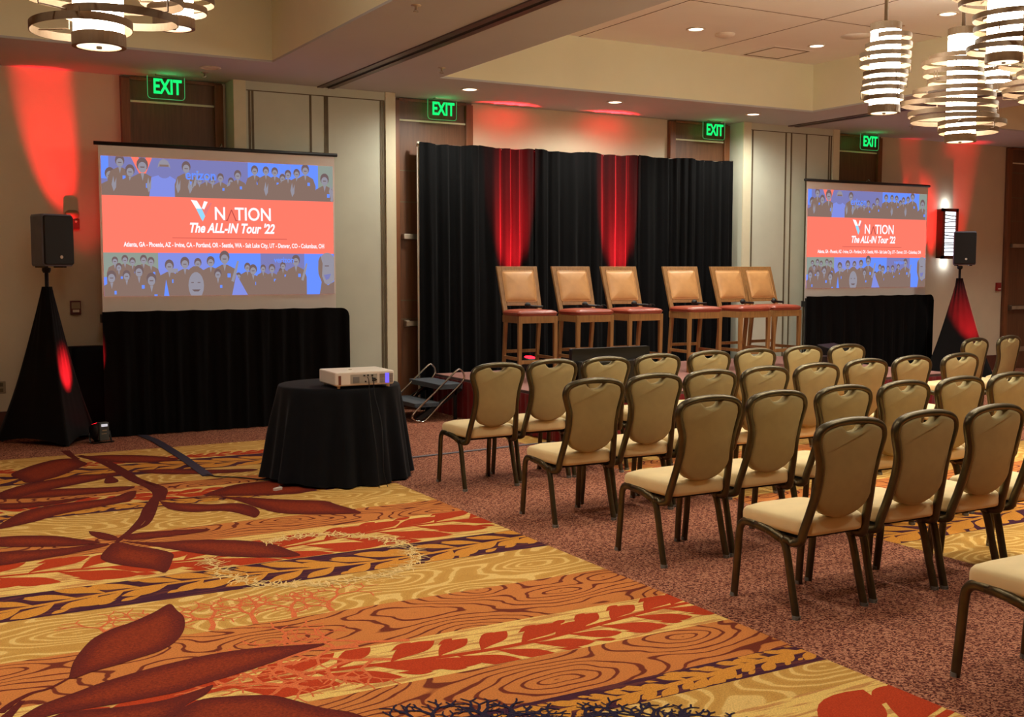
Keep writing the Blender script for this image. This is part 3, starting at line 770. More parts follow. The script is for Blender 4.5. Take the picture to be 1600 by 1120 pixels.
def screen(x0, y, lab, lab2):
    """x0: left edge of the fabric"""
    Wd = 2.42
    t = thing('projection_screen', lab, 'projection screen', (x0, y, 0))
    b = B(); quad(b, [(0, 0, 1.20), (Wd, 0, 1.20), (Wd, 0, 2.86), (0, 0, 2.86)]); 
    ex = bmesh.ops.extrude_face_region(b, geom=b.faces[:]); bmesh.ops.translate(b, verts=[v for v in ex['geom'] if isinstance(v, bmesh.types.BMVert)], vec=(0, .004, 0))
    build('screen_fabric', b, M_fabric_scr, t)
    b = B(); tube(b, [(-.04, 0, 2.865), (Wd+.03, 0, 2.865)], .019, seg=10, up=(0, 0, 1)); build('top_bar', b, M_blackplas, t, True)
    b = B(); box(b, -.02, Wd+.02, -.04, .04, 1.12, 1.20); build('roller_case', b, M_blackplas, t)
    b = B(); tube(b, [(Wd/2, .06, .25), (Wd/2, .06, 2.86)], .016, seg=8); build('support_pole', b, M_brushed, t, True)
    b = B(); tube(b, [(Wd/2, .06, 2.84), (Wd/2, .06, 2.90), (Wd/2, .03, 2.92), (Wd/2, 0, 2.89)], .007, seg=6); build('hook', b, M_chrome, t, True)
    for a in (90, 210, 330):
        b = B(); tube(b, [(Wd/2, .06, .45), (Wd/2+.42*math.cos(R_(a)), .06+.28*math.sin(R_(a)), .012)], .012, seg=8); build('leg', b, M_blackplas, t, True)
    # slide, the projector's light put in as glowing colours: u 0..1 left to right, v 0..1 downwards
    sx0, sx1, sz0, sz1 = .02, 2.40, 1.375, 2.745
    U = lambda u: sx0+(sx1-sx0)*u
    V = lambda v_: sz1-(sz1-sz0)*v_
    sl = B(); lay = [0]
    mats = [C_red, C_brown, C_lav, C_blue, C_skin, C_green, C_dark, C_vio]
    def P(pts, mi):
        cl = clip([(p[0], p[1]) for p in pts], 0, 1, 0, 1)
        if len(cl) < 3: return
        lay[0] += 1; y_ = -.003-.00002*lay[0]
        quad_pts = [(U(a), y_, V(c)) for a, c in cl]
        f = sl.faces.new([sl.verts.new(q) for q in quad_pts]); f.material_index = mi
    def Rc(u0, u1, v0, v1, mi): P([(u0, v0), (u1, v0), (u1, v1), (u0, v1)], mi)
    Rc(0, 1, 0, 1, 0)
    T1, T2 = .277, .685
    Rc(0, 1, 0, T1, 2); Rc(0, .03, 0, .16, 3); Rc(.61, .93, 0, T1, 3); Rc(.93, 1, 0, T1, 5); Rc(.56, .64, .16, T1, 3)
    Rc(0, 1, T2, 1, 3); Rc(0, .22, T2, .86, 5); Rc(.66, .86, T2, 1, 2); Rc(.93, 1, T2, 1, 3); Rc(.22, .43, T2, .9, 7)
    P([(.12, 0), (.15, 0), (.165, .06), (.18, 0), (.205, 0), (.175, .13), (.155, .13)], 0)
    for q in range(4): Rc(.70+q*.05, .703+q*.05, .01, .07, 7); 
    Rc(.70, .86, .068, .074, 7)
    def person(u, v, s, body=1, face=4, bot=None, arm=0):
        bot = T1 if bot is None else bot
        w = .0165*s; h = .036*s
        P([(u-w*2.5, bot), (u-w*2.5, v+h*2.9), (u-w*1.9, v+h*1.6), (u-w*.5, v+h*1.0), (u+w*.5, v+h*1.0), (u+w*1.9, v+h*1.6), (u+w*2.5, v+h*2.9), (u+w*2.5, bot)], body)
        P(ell(u, v-.15*h, w*.95, h*.95), 6); P(ell(u, v+.2*h, w*.72, h*.72), face); P([(u-w*.4, v+h*.1), (u+w*.4, v+h*.1), (u+w*.3, v+h*.25), (u-w*.3, v+h*.25)], 6)
        P([(u-w*.3, v+h*.95), (u+w*.3, v+h*.95), (u, v+h*2.0)], face if arm != 2 else 3)
        if arm:
            P([(u+w*1.2, v+h*3.4), (u+w*1.9, v+h*1.6), (u+w*2.4, v+h*.4), (u+w*2.7, v+h*.5), (u+w*2.3, v+h*2.0), (u+w*1.7, v+h*3.6)], face)
        P([(u+w*.5, v+h*2.3), (u+w*1.1, v+h*2.3), (u+w*1.1, v+h*2.9), (u+w*.5, v+h*2.9)], 3)
    # top strip
    for u, v, s in ((.035, .13, 1.3), (.075, .035, 1.2), (.115, .10, 1.2), (.165, .06, 1.5)): person(u, v, s, 1, 4)
    P([(.19, T1), (.20, .14), (.235, .12), (.27, .12), (.30, .15), (.31, T1)], 7); P(ell(.253, .07, .026, .065), 4); P(ell(.253, .095, .03, .05), 2); Rc(.235, .272, .045, .06, 1)
    for u, v, s, a in ((.345, .06, 1.2, 1), (.40, .15, .8, 1), (.43, .13, .85, 0), (.455, .15, .8, 0), (.49, .125, .9, 1), (.535, .15, .8, 0), (.565, .10, 1.0, 0)): person(u, v, s, 1, 4, None, a)
    for u, v, s, a in ((.64, .06, 1.0, 0), (.665, .15, .9, 0), (.69, .06, .9, 0), (.73, .065, .95, 1), (.765, .11, .9, 0), (.79, .08, .95, 1), (.83, .07, .95, 0), (.87, .04, 1.15, 0), (.96, .11, 1.3, 1)): person(u, v, s, 1, 4, None, a)
    for u in (.04, .18, .30, .35, .68, .80, .98): P([(u, .2), (u+.008, .14), (u+.012, .19), (u+.02, .15), (u+.018, .22), (u+.008, .25)], 4)
    # bottom strip
    for u, v, s, a in ((.045, .745, .8, 0), (.085, .735, .85, 0), (.06, .79, .8, 0), (.115, .75, .8, 0), (.16, .735, .9, 0), (.19, .75, .9, 0), (.03, .86, 1.2, 0), (.09, .85, 1.0, 1), (.14, .82, 1.2, 0), (.19, .88, 1.3, 1),
                    (.265, .78, 1.2, 0), (.33, .76, 1.2, 0), (.385, .76, 1.0, 0), (.44, .75, 1.1, 0), (.50, .72, 1.4, 1), (.47, .84, 1.0, 0), (.56, .86, .8, 0), (.60, .79, .9, 0), (.625, .81, 1.1, 0), (.67, .80, .8, 0),
                    (.71, .80, .95, 0), (.755, .83, 1.0, 0), (.76, .78, .8, 0), (.82, .74, 1.2, 1)): person(u, v, s, 1, 4, 1.0, a)
    P(ell(.375, .93, .05, .15, 18), 1); P(ell(.376, .925, .033, .10, 18), 4); Rc(.355, .366, .90, .906, 6); Rc(.382, .394, .90, .906, 6); P([(.358, .955), (.394, .955), (.385, .97), (.367, .97)], 6)
    P(ell(.968, .80, .045, .125, 20), 4); P([(.93, 1), (.94, .9), (.97, .93), (1, .9), (1, 1)], 1); P([(.935, .70), (.945, .76), (.942, .86), (.955, .92), (.945, .93), (.925, .84), (.925, .74)], 1)
    Rc(.955, .975, .775, .783, 6); P([(.95, .85), (.985, .84), (.975, .88), (.96, .89)], 2); Rc(.26, .30, .80, .83, 4); P([(.24, 1), (.25, .88), (.262, 1)], 3); P([(.53, 1), (.55, .84), (.60, 1)], 7); Rc(.87, .93, .88, 1, 3)
    slide = build('projected_slide', sl, mats, t)
    tm = lambda u, v_: wallM(U(u), -.012, V(v_))
    yb = -.012
    # V logo
    lg = B()
    def L(pts, mi, dy=0): f = lg.faces.new([lg.verts.new((U(a-.012), yb-dy, V(c))) for a, c in pts]); f.material_index = mi
    q = lambda *p: [((x-155)/369+.012, .277+(y-309)*.00474) for x, y in p]
    L(q((288, 312.5), (297.5, 313.8), (305, 326), (296, 326)), 0); L(q((296, 326), (305, 326), (310, 337.5), (306, 345.5), (303.7, 342)), 1, .0003)
    L(q((308.7, 314), (314.5, 315), (308.7, 327), (305, 325)), 0, .0005); L(q((309, 328), (319.5, 316), (321, 316.5), (311, 336), (308.5, 333)), 2, .0004)
    build('logo', lg, [C_white, C_cyan, C_pink], slide)
    text_obj('title_text', 'N', .185, C_white, slide, tm(.484, .395), bold=.003, xs=.86)
    text_obj('title_text', 'TION', .185, C_white, slide, tm(.630, .395), bold=.003, xs=.86)
    ab = B()
    for a, c in (((.515, .44), (.534, .36)), ((.534, .36), (.553, .44)), ((.508, .44), (.518, .44)), ((.55, .44), (.56, .44))):
        bar(ab, (U(a[0]), yb, V(a[1])), (U(c[0]), yb, V(c[1])), .009, .009)
    build('caret_letter', ab, C_dkred, slide)
    text_obj('subtitle_text', "The ALL-IN Tour '22", .135, C_white, slide, tm(.535, .502), shear=.28, bold=.0045, xs=.76)
    ln = B(); box(ln, U(.28), U(.78), yb-.001, yb, V(.575)-.003, V(.575)+.003); build('divider_line', ln, C_dkred, slide)
    text_obj('city_list_text', 'Atlanta, GA - Phoenix, AZ - Irvine, CA - Portland, OR - Seattle, WA - Salt Lake City, UT - Denver, CO - Columbus, OH', .064, C_white, slide, tm(.518, .627), bold=.0016, xs=.66)
    text_obj('banner_text', 'erizon', .135, C_blue, slide, wallM(U(.405), -.014, V(.115)), bold=.003, xs=.9)
    text_obj('banner_text', 'verizon', .08, C_blue, slide, wallM(U(.765), -.014, V(.735)), bold=.002, xs=.9)
    return t
SLY = 11.6
screen(1.95, SLY, 'large projection screen with red and blue slide, left of the stage', '')
screen(11.23, SLY, 'projection screen with the same slide, right of the stage near the tall sconce', '')
# skirts below the screens (black drape hung on a frame)
def skirt(x0, x1, y, z1, lab, seed, rnd=.09):
    t = thing('screen_skirt', lab, 'drape', (0, 0, 0))
    zt = lambda x: z1 - (0 if x < x1-rnd else rnd-math.sqrt(max(0, rnd*rnd-(x-(x1-rnd))**2))) - .006*abs(math.sin(x*9))
    b = B(); cloth_sheet(b, x0, x1, y, .005, z1, .022, .17, 14, seed, 1.4, .25, .01, zt); build('drape', b, M_blackskirt, t, True)
    b = B(); tube(b, [(x0+.02, y+.05, z1-.04), (x1-.1, y+.05, z1-.04)], .014, seg=8, up=(0, 0, 1)); build('crossbar', b, M_blackplas, t)
    b = B(); tube(b, [(x0+.03, y+.05, 0), (x0+.03, y+.05, z1-.04)], .014, seg=8); build('upright', b, M_blackplas, t)
    b = B(); tube(b, [(x1-.1, y+.05, 0), (x1-.1, y+.05, z1-.04)], .014, seg=8); build('upright', b, M_blackplas, t)
    return t
skirt(1.92, 4.46, SLY-.16, 1.235, 'black skirt drape hanging below the left projection screen', 3)
skirt(11.12, 13.66, SLY-.16, 1.27, 'black skirt drape hanging below the right projection screen', 8)
t = thing('covered_box', 'low black cloth-covered box between the left speaker stand and skirt', 'box', (1.82, 11.74, 0))
b = B(); pad(b, rrect(.34, .3, .05), lambda u, v, h: (u+.004*math.sin(40*v), v, h), [(1.04, .005), (1.0, .4), (1, .84), (.97, .88), (.6, .885)]); build('cloth_cover', b, M_blackskirt, t, True)

# ------------------------------------------------------------------ backdrop behind the stage
CY = 11.84
t = thing('backdrop_curtain', 'tall black pipe-and-drape backdrop behind the stage stools', 'curtain', (0, 0, 0))
xs_ = [5.50+(10.12-5.50)*i/6 for i in range(7)]
for i in range(6):
    zt = lambda x, i=i: 3.085+.012*abs(math.sin(x*11+i))-.02*math.sin(PI*((x-xs_[i])/(xs_[i+1]-xs_[i])))
    b = B(); cloth_sheet(b, xs_[i]-.01, xs_[i+1]+.01, CY+.004*(i % 2), .01, 3.09, .034, .15, 18, 20+i, 1.2, .85, .008, zt); build('drape_panel', b, M_blackfab, t, True)
b = B(); tube(b, [(5.48, CY+.05, 3.06), (10.13, CY+.05, 3.06)], .02, seg=8, up=(0, 0, 1)); build('crossbar', b, M_brushed, t, True)
for x in (5.505, 7.8, 10.14):
    b = B(); tube(b, [(x, CY+.06, 0), (x, CY+.06, 3.1)], .022, seg=10); build('upright', b, M_white if x < 6 else M_brushed, t, True)

# ------------------------------------------------------------------ stage
SX0, SX1, SY0, SY1 = 5.62, 10.9, 8.85, 11.72
t = thing('stage', 'low portable stage with pinkish carpet deck and maroon skirt', 'stage', (0, 0, 0))
nx = 4
for i in range(nx):
    for j in range(2):
        a = SX0+(SX1-SX0)*i/nx; c = SX0+(SX1-SX0)*(i+1)/nx; d = SY0+(SY1-SY0)*j/2; e = SY0+(SY1-SY0)*(j+1)/2
        b = B(); box(b, a+.003, c-.003, d+.003, e-.003, STZ-.05, STZ, 0); build('deck_panel', b, M_stagetop, t, bevel=.003)
b = B(); box(b, SX0-.006, SX1+.006, SY0-.006, SY0, STZ-.04, STZ-.004); box(b, SX0-.006, SX0, SY0, SY1, STZ-.04, STZ-.004); box(b, SX1, SX1+.006, SY0, SY1, STZ-.04, STZ-.004); build('edge_trim', b, M_track, t)
b = B(); cloth_sheet(b, SX0, SX1, SY0-.03, .005, STZ-.03, .012, .1, 6, 31); build('skirt', b, M_stageskirt, t, True)
b = B(); cloth_sheet(b, SY0-SY1, 0, SX0-.02, .005, STZ-.03, .012, .1, 6, 32)
for v_ in b.verts: x_, y_ = v_.co.x, v_.co.y; v_.co.x = y_; v_.co.y = SY1+x_
build('skirt', b, M_stageskirt, t, True)
for x in (SX0+.1, (SX0+SX1)/2, SX1-.1):
    for y_ in (SY0+.1, SY1-.1):
        b = B(); tube(b, [(x, y_, 0), (x, y_, STZ-.05)], .025, seg=8); build('leg', b, M_blackplas, t)
# steps
t = thing('stage_steps', 'two-tread portable steps with chrome side rails at the left of the stage', 'steps', (0, 0, 0))
U0, U1, D0, D1, YA, YC = 5.29, 5.585, 5.0, 5.30, 10.95, 11.74
b = B(); pad(b, rrect(U1-U0, YC-YA, .02, cx=(U0+U1)/2, cy=(YA+YC)/2), lambda u, v, h: (u, v, h), [(1, .34), (1, .39), (.99, .395)]); build('tread', b, M_stepcarpet, t)
b = B(); pad(b, rrect(D1-D0, YC-YA, .02, cx=(D0+D1)/2, cy=(YA+YC)/2), lambda u, v, h: (u, v, h), [(1, .16), (1, .20), (.99, .205)]); build('tread', b, M_stepcarpet, t)
for y_ in (YA+.03, YC-.03):
    b = B(); bar(b, (5.04, y_, .02), (5.57, y_, .34), .03, .05); bar(b, (5.5, y_, 0), (5.5, y_, .34), .03, .03); build('stringer', b, M_blackplas, t)
    b = B(); tube(b, smooth_path([(5.06, y_-.05, .012), (4.99, y_-.05, .03), (4.98, y_-.05, .10), (5.24, y_-.05, .32), (5.48, y_-.05, .53), (5.54, y_-.05, .55), (5.585, y_-.05, .49), (5.56, y_-.05, .41), (5.34, y_-.05, .22), (5.12, y_-.05, .02), (5.05, y_-.05, .012)], 4), .011, seg=8, up=(0, 1, 0)); build('side_rail', b, M_chrome, t, True)

# ------------------------------------------------------------------ bar stools
def make_stool():
    t = thing('bar_stool', '', 'bar stool')
    w, d, sh = .46, .44, .70
    for sx in (-1, 1):
        b = B(); bar(b, (sx*(w/2-.022), -d/2+.022, sh-.04), (sx*(w/2-.02), -d/2+.03, 0), .044, .044, taper=.75); build('leg', b, M_oak, t, bevel=.003)
        b = B(); bar(b, (sx*(w/2-.03), d/2-.03, sh), (sx*(w/2-.03), d/2+.05, 0), .04, .044, taper=.8); build('leg', b, M_oak, t, bevel=.003)
        b = B(); bar(b, (sx*(w/2-.025), -d/2+.03, .24), (sx*(w/2-.025), d/2, .24), .02, .035); build('stretcher', b, M_oak, t, bevel=.002)
    b = B(); bar(b, (-w/2+.03, -d/2+.03, .21), (w/2-.03, -d/2+.03, .21), .022, .042); build('stretcher', b, M_oak, t, bevel=.002)
    b = B(); bar(b, (-w/2+.03, d/2+.02, .30), (w/2-.03, d/2+.02, .30), .02, .035); build('stretcher', b, M_oak, t, bevel=.002)
    b = B(); box(b, -w/2, w/2, -d/2, -d/2+.03, sh-.075, sh); box(b, -w/2, w/2, d/2-.03, d/2, sh-.075, sh); box(b, -w/2, -w/2+.03, -d/2+.03, d/2-.03, sh-.075, sh); box(b, w/2-.03, w/2, -d/2+.03, d/2-.03, sh-.075, sh)
    build('apron', b, M_oak, t, bevel=.003)
    s = B(); pad(s, rrect(w+.01, d+.01, .05, cy=-.0), lambda u, v, h: (u, v, sh+h), [(.96, 0), (1, .015), (1, .035), (.97, .05), (.8, .062), (.4, .07), (.1, .071)]); st = build('seat', s, M_leatherseat, t, True)
    p = B(); tube(p, [(x, y, sh+.032) for x, y in rrect(w+.016, d+.016, .05)], .005, seg=6, up=(0, 0, 1), closed=True); build('piping', p, M_leatherseat, st, True)
    # back
    z0, z1 = sh+.10, sh+.53; k = .17/.5
    F = lambda u, v, h: (u, d/2-.035+(v-sh)*k-h, v)
    b = B()
    def bx(u0, u1, v0, v1, h0=-.018, h1=.018):
        vs = [b.verts.new(F(u, v, h)) for v in (v0, v1) for h in (h0, h1) for u in (u0, u1)]
        for q in ((0, 2, 3, 1), (4, 5, 7, 6), (0, 1, 5, 4), (2, 6, 7, 3), (0, 4, 6, 2), (1, 3, 7, 5)): b.faces.new([vs[i] for i in q])
    bx(-w/2, -w/2+.05, sh-.03, z1); bx(w/2-.05, w/2, sh-.03, z1); bx(-w/2+.05, w/2-.05, z1-.055, z1); bx(-w/2+.05, w/2-.05, z0, z0+.05)
    for v_ in b.verts:
        if v_.co.z > sh: v_.co.x *= 1+.06*(v_.co.z-sh)/.5
    build('back_frame', b, M_oak, t, bevel=.004)
    b = B(); pad(b, rrect(.38, .34, .02, cy=(z0+z1)/2-.003), F, [(1, -.012), (1, .012), (.95, .024), (.8, .034), (.4, .042), (.1, .043)]); bk = build('backrest', b, M_leatherback, t, True)
    b = B(); tube(b, [F(u, v, .02) for u, v in rrect(.375, .335, .02, cy=(z0+z1)/2-.003)], .005, seg=6, up=(0, 1, 0), closed=True); build('piping', b, M_leatherback, bk, True)
    return t
def microphone(x, y, z, rz, lab):
    t = thing('microphone', lab, 'microphone', (x, y, z+.014), rz, 'microphones left on the stools')
    b = B(); lathe(b, [(.006, -.032), (.02, -.027), (.031, -.01), (.032, .008), (.022, .027), (.008, .033)], seg=14)
    bmesh.ops.rotate(b, verts=b.verts, cent=(0, 0, 0), matrix=Matrix.Rotation(PI/2, 3, 'Y')); bmesh.ops.translate(b, verts=b.verts, vec=(0, 0, .020)); build('grille_head', b, M_grille, t, True)
    b = B(); tube(b, [(.02, 0, .012), (.05, 0, .008), (.12, 0, .004), (.17, 0, .002)], .013, seg=10, up=(0, 0, 1)); build('handle', b, M_blackplas, t, True)
stool = make_stool()
names = ['leftmost', 'second from the left', 'third from the left', 'fourth from the left', 'fifth from the left', 'rightmost']
srot = [-.10, -.06, -.02, -.10, -.04, .02]
spos = [(5.93, 10.30), (6.60, 10.22), (7.27, 10.22), (8.20, 10.30), (8.86, 10.2), (9.45, 10.3)]
for i, (x, y_) in enumerate(spos):
    o = stool if i == 0 else copy_tree(stool)
    cx, cyy = x+.25, y_+.22
    o.location = (cx, cyy, STZ+.003); o.rotation_euler = (0, 0, srot[i])
    tag(o, 'wooden bar stool with red seat and tan back, %s on the stage' % names[i], 'bar stool', 'bar stools on the stage')
    microphone(cx+.02 if i else cx+.0, cyy+.05, STZ+.778, -.4+.1*i, 'black handheld microphone on the seat of the stool %s' % names[i])
for i, lab in ((1, 'second stool'), (2, 'third stool')):
    cx, cyy = spos[i][0]+.25, spos[i][1]+.22
    t = thing('beltpack_microphone', 'black clip microphone pack beside the microphone on the %s' % lab, 'microphone', (cx+.17, cyy-.03, STZ+.778), .4)
    b = B(); box(b, -.035, .035, -.02, .02, 0, .022); build('pack_body', b, M_blackplas, t, bevel=.004)
    b = B(); tube(b, smooth_path([(.03, 0, .012), (.07, .02, .03), (.10, -.01, .02), (.13, .0, .008)], 5), .003, seg=6); build('cable', b, M_blackplas, t)

# ------------------------------------------------------------------ par lights
def par(x, y, z, rz, tilt, lab, label_plate=False, lens=True):
    t = thing('par_light', lab, 'stage light', (x, y, z), rz)
    b = B(); lathe(b, [(.075, .0), (.085, .01), (.09, .05), (.085, .11), (.06, .15), (.02, .155)], seg=18)
    Mx = Matrix.Translation((0, 0, .10)) @ Matrix.Rotation(tilt, 4, 'X') @ Matrix.Rotation(PI, 4, 'X') @ Matrix.Translation((0, 0, -.07))
    b.transform(Mx); build('lamp_body', b, M_blackplas, t, True)
    b = B(); lathe(b, [(.068, -.003), (0, -.0035)], seg=18, capb=False, capt=False); b.transform(Mx); build('lens', b, M_parred, t)
    for s in (-1, 1):
        b = B(); tube(b, smooth_path([(s*.10, -.09, .008), (s*.102, -.03, .012), (s*.10, 0, .10)], 4), .008, .004, seg=6); build('bracket', b, M_blackplas, t)
    b = B(); tube(b, [(-.10, -.09, .008), (.10, -.09, .008)], .006, seg=6, up=(0, 0, 1)); build('foot', b, M_blackplas, t)
    if label_plate:
        b = B(); box(b, -.045, .045, -.118, -.06, .03, .2); build('control_panel', b, mat('par_panel_grey', (70, 76, 74), .5), t, bevel=.004)
        b = B(); box(b, -.03, .03, -.121, -.118, .16, .185); build('display', b, emit('lcd_white', (220, 215, 220), .8), t)
        b = B(); box(b, -.022, .022, -.120, -.118, .12, .13); box(b, -.03, .02, -.120, -.118, .09, .096); build('control_mark', b, M_ivory, t)
    return t
par(1.82, 11.2, 0, .25, -.4, 'black par uplight with display on the carpet beside the left speaker stand', True)
par(6.68, 11.38, STZ, PI, -.2, 'red par uplight on the stage behind the first bar stool')
par(8.27, 11.38, STZ, PI, -.2, 'red par uplight on the stage behind the fourth bar stool')
RED = (1, .012, .02)
lamp('SPOT', 'par_or_added_beam', (1.94, 11.30, .35), 1500, RED, (1.60, 12.1, 3.0), .02, 13.5, .8)
lamp('SPOT', 'par_or_added_beam', (1.84, 11.66, 1.0), 70, RED, (1.95, 12.1, 3.0), .03, 36, 1.0)  # wide soft lamp added for the glow beside the beam; no fixture here
lamp('SPOT', 'par_or_added_beam', (1.98, 10.95, .15), 2600, RED, (1.56, 11.28, .66), .03, 21, 1.0)
lamp('SPOT', 'par_or_added_beam', (6.68, 11.40, STZ+.22), 12000, RED, (6.70, 11.84, 2.15), .03, 22, 1.0)
lamp('SPOT', 'par_or_added_beam', (8.27, 11.40, STZ+.22), 12000, RED, (8.24, 11.84, 2.15), .03, 22, 1.0)

# ------------------------------------------------------------------ speakers on stands with scrims
def speaker_stand(x, y, zt, corners, lab, seed):
    t = thing('speaker_stand', lab, 'speaker stand', (x, y, 0))
    b = B(); tube(b, [(0, 0, .5), (0, 0, zt)], .018, seg=10); build('pole', b, M_blackplas, t, True)
    b = B(); lathe(b, [(.03, zt-.05), (.04, zt-.03), (.04, zt-.005), (.02, zt)], seg=12); build('mount', b, M_blackplas, t)
    for cx, cy in corners:
        b = B(); tube(b, [(0, 0, .75), ((cx-x)*.94, (cy-y)*.94, .015)], .012, seg=8); build('leg', b, M_blackplas, t, True)
    # stretch scrim: triangular skirt with concave hem
    b = B(); n = 20; m = 22; G = []
    cs = [Vector((c[0]-x, c[1]-y)) for c in corners]
    for j in range(m+1):
        tz = j/m; z = .01+(zt-.18-.01)*tz; row = []
        for e in range(3):
            p0, p1 = cs[e], cs[(e+1) % 3]
            for i in range(n):
                u = i/n; p = p0.lerp(p1, u)
                s = (1-tz)**1.06*(1-.10*math.sin(PI*tz))*(1-.16*math.sin(PI*u)*(1-tz))
                q = p*s; dirn = p.normalized(); q = q+dirn*.042*(1+.12*math.sin(9*u*PI)*tz)
                zz = z+(.05*math.sin(PI*u) if j == 0 else 0)
                row.append(b.verts.new((q.x, q.y, zz)))
        G.append(row)
    L_ = len(G[0])
    for j in range(m):
        for i in range(L_): b.faces.new((G[j][i], G[j][(i+1) % L_], G[j+1][(i+1) % L_], G[j+1][i]))
    build('scrim', b, M_scrim, t, True)
def speaker(x, y, z, w, h, d, rz, lab):
    t = thing('loudspeaker', lab, 'loudspeaker', (x, y, z), rz)
    b = B(); prof = [(-w/2+.01, -d/2), (w/2-.01, -d/2), (w/2, -d/2+.02), (w*.34, d/2-.02), (w*.28, d/2), (-w*.28, d/2), (-w*.34, d/2-.02), (-w/2, -d/2+.02)]
    pad(b, prof, lambda u, v, h_: (u, v, h_), [(.94, 0), (1, .02), (1, h-.02), (.94, h)]); build('cabinet', b, M_sheenside, t, bevel=.004)
    b = B(); pad(b, rrect(w-.015, h-.03, .02, cy=h/2), lambda u, v, h_: (u, -d/2-h_, v), [(1, -.002), (1, .012), (.96, .02)]); g = build('grille', b, M_grille, t)
    b = B(); lathe(b, [(.016, 0), (.014, .004), (0, .005)], seg=16, capb=False); b.transform(Matrix.Translation((w*.05, -d/2-.021, .085)) @ Matrix.Rotation(PI/2, 4, 'X')); build('badge', b, M_white, g)
    for s in (-1, 1):
        b = B(); box(b, s*w*.3-.02, s*w*.3+.02, -d*.3, d*.2, -.012, .004); build('foot', b, M_blackplas, t)
lx, ly = 1.42, 11.38
speaker_stand(lx, ly, 1.66, [(.98, 11.62), (1.50, 11.02), (1.82, 11.5)], 'tripod stand in a black stretch scrim at the left, lit red', 1)
speaker(1.44, 11.28, 1.67, .31, .48, .30, .42, 'black loudspeaker on the scrim-covered stand left of the left screen')
speaker_stand(13.72, 11.05, 1.69, [(13.05, 11.1), (13.85, 10.5), (14.2, 11.4)], 'tripod stand in a black stretch scrim right of the right screen', 2)
speaker(13.72, 11.0, 1.70, .31, .48, .30, -.75, 'black loudspeaker on the scrim-covered stand in front of the sconce')
lamp('SPOT', 'par_or_added_beam', (13.55, 10.15, .15), 2200, RED, (13.70, 10.92, .95), .03, 24, 1.0)  # lamp added alone to redden the scrim; no fixture stands here
lamp('SPOT', 'par_or_added_beam', (14.05, 11.66, .3), 420, RED, (13.84, 12.1, 3.1), .02, 10, .8)
lamp('SPOT', 'par_or_added_beam', (14.85, 11.66, .3), 700, RED, (14.98, 12.1, 3.6), .02, 18, 1.0)
par(14.45, 11.45, 0, .4, .2, 'black par uplight on the floor behind the right speaker stand')

# ------------------------------------------------------------------ projector table
TX, TY, TZ, TR = 3.20, 8.45, .74, .48
t = thing('round_table', 'small round cocktail table hidden under the black cloth, holding the projector', 'table', (TX, TY, 0))
b = B(); lathe(b, [(0, TZ-.03), (TR-.02, TZ-.03), (TR-.015, TZ-.006), (0, TZ-.006)], seg=40, capb=False, capt=False); build('tabletop', b, M_oak, t)
for a in (45, 135, 225, 315):
    b = B(); tube(b, [(.3*math.cos(R_(a)), .3*math.sin(R_(a)), TZ-.03), (.38*math.cos(R_(a)), .38*math.sin(R_(a)), 0)], .014, seg=8); build('leg', b, M_blackplas, t)
b = B(); seg = 180; rings = []
prof = [(0.0, 0, 0), (.5, 0, 0), (.9, 0, 0), (.985, .004, 0), (1.0, .014, 0), (1.01, .04, .1), (1.02, .1, .3), (1.05, .22, .6), (1.09, .38, .9), (1.13, .52, 1), (1.16, .64, 1.1), (1.19, .732, 1.2)]
for rr, dz, am in prof:
    ringv = []
    for k in range(seg):
        a = 2*PI*k/seg
        f = math.sin(13*a+1.2*math.sin(3*a))*.6+.4*math.sin(21*a+2)
        skew = 1+.05*am*math.cos(a-R_(215))
        r = TR*rr*skew+.042*am*f
        hem = .018*am*math.sin(2*a+1) if dz > .6 else 0
        ringv.append(b.verts.new((TX+r*math.cos(a), TY+r*math.sin(a), TZ-dz+max(hem, -.0)+ (0 if dz < .7 else .003))))
    rings.append(ringv)
for A, C in zip(rings, rings[1:]):
    for k in range(seg): b.faces.new((A[k], A[(k+1) % seg], C[(k+1) % seg], C[k]))
bmesh.ops.remove_doubles(b, verts=b.verts, dist=1e-5)
tag(build('tablecloth', b, mat('black_table_linen', (9, 9, 13), .9, var=.2, sheen=.05, spec=.2), smooth=True), 'black floor-length cloth draped over the round projector table', 'tablecloth')
# projector
t = thing('projector', 'white video projector with lit vent on the black round table', 'projector', (3.245, 8.19, TZ+.002), -.03)
pw, pd, ph = .475, .40, .125
b = B(); pad(b, rrect(pw, pd, .02), lambda u, v, h: (u, v, h), [(.97, .02), (1, .03), (1, ph-.008), (.985, ph)]); build('housing', b, M_white, t, bevel=.002)
b = B(); box(b, -.12, .095, -pd/2-.002, -pd/2+.001, .035, ph-.02); build('port_panel', b, mat('port_panel_grey', (176, 168, 154), .5), t)
b = B()
for x_, z_, w_, h_ in ((-.075, .065, .05, .045),): box(b, x_-w_/2, x_+w_/2, -pd/2-.006, -pd/2-.002, z_-h_/2, z_+h_/2)
build('power_socket', b, mat('socket_grey', (120, 118, 116), .5), t)
b = B()
for x_, z_ in ((-.01, .095), (.02, .097), (.055, .095), (.06, .07), (.075, .07), (.06, .055), (.075, .055), (0, .05), (.085, .06)): box(b, x_-.006, x_+.006, -pd/2-.008, -pd/2-.002, z_-.005, z_+.005)
build('port', b, M_blackplas, t)['kind'] = 'stuff'
b = B()
for i in range(9): box(b, .115, .225, -pd/2-.003, -pd/2, .035+i*.008, .039+i*.008)
build('vent_grille', b, mat('vent_shadow', (140, 130, 128), .6), t)
b = B(); box(b, .16, .192, -pd/2-.004, -pd/2-.002, .032, .108); build('vent_glow', b, emit('violet_glow', (120, 100, 250), 1.1), t)
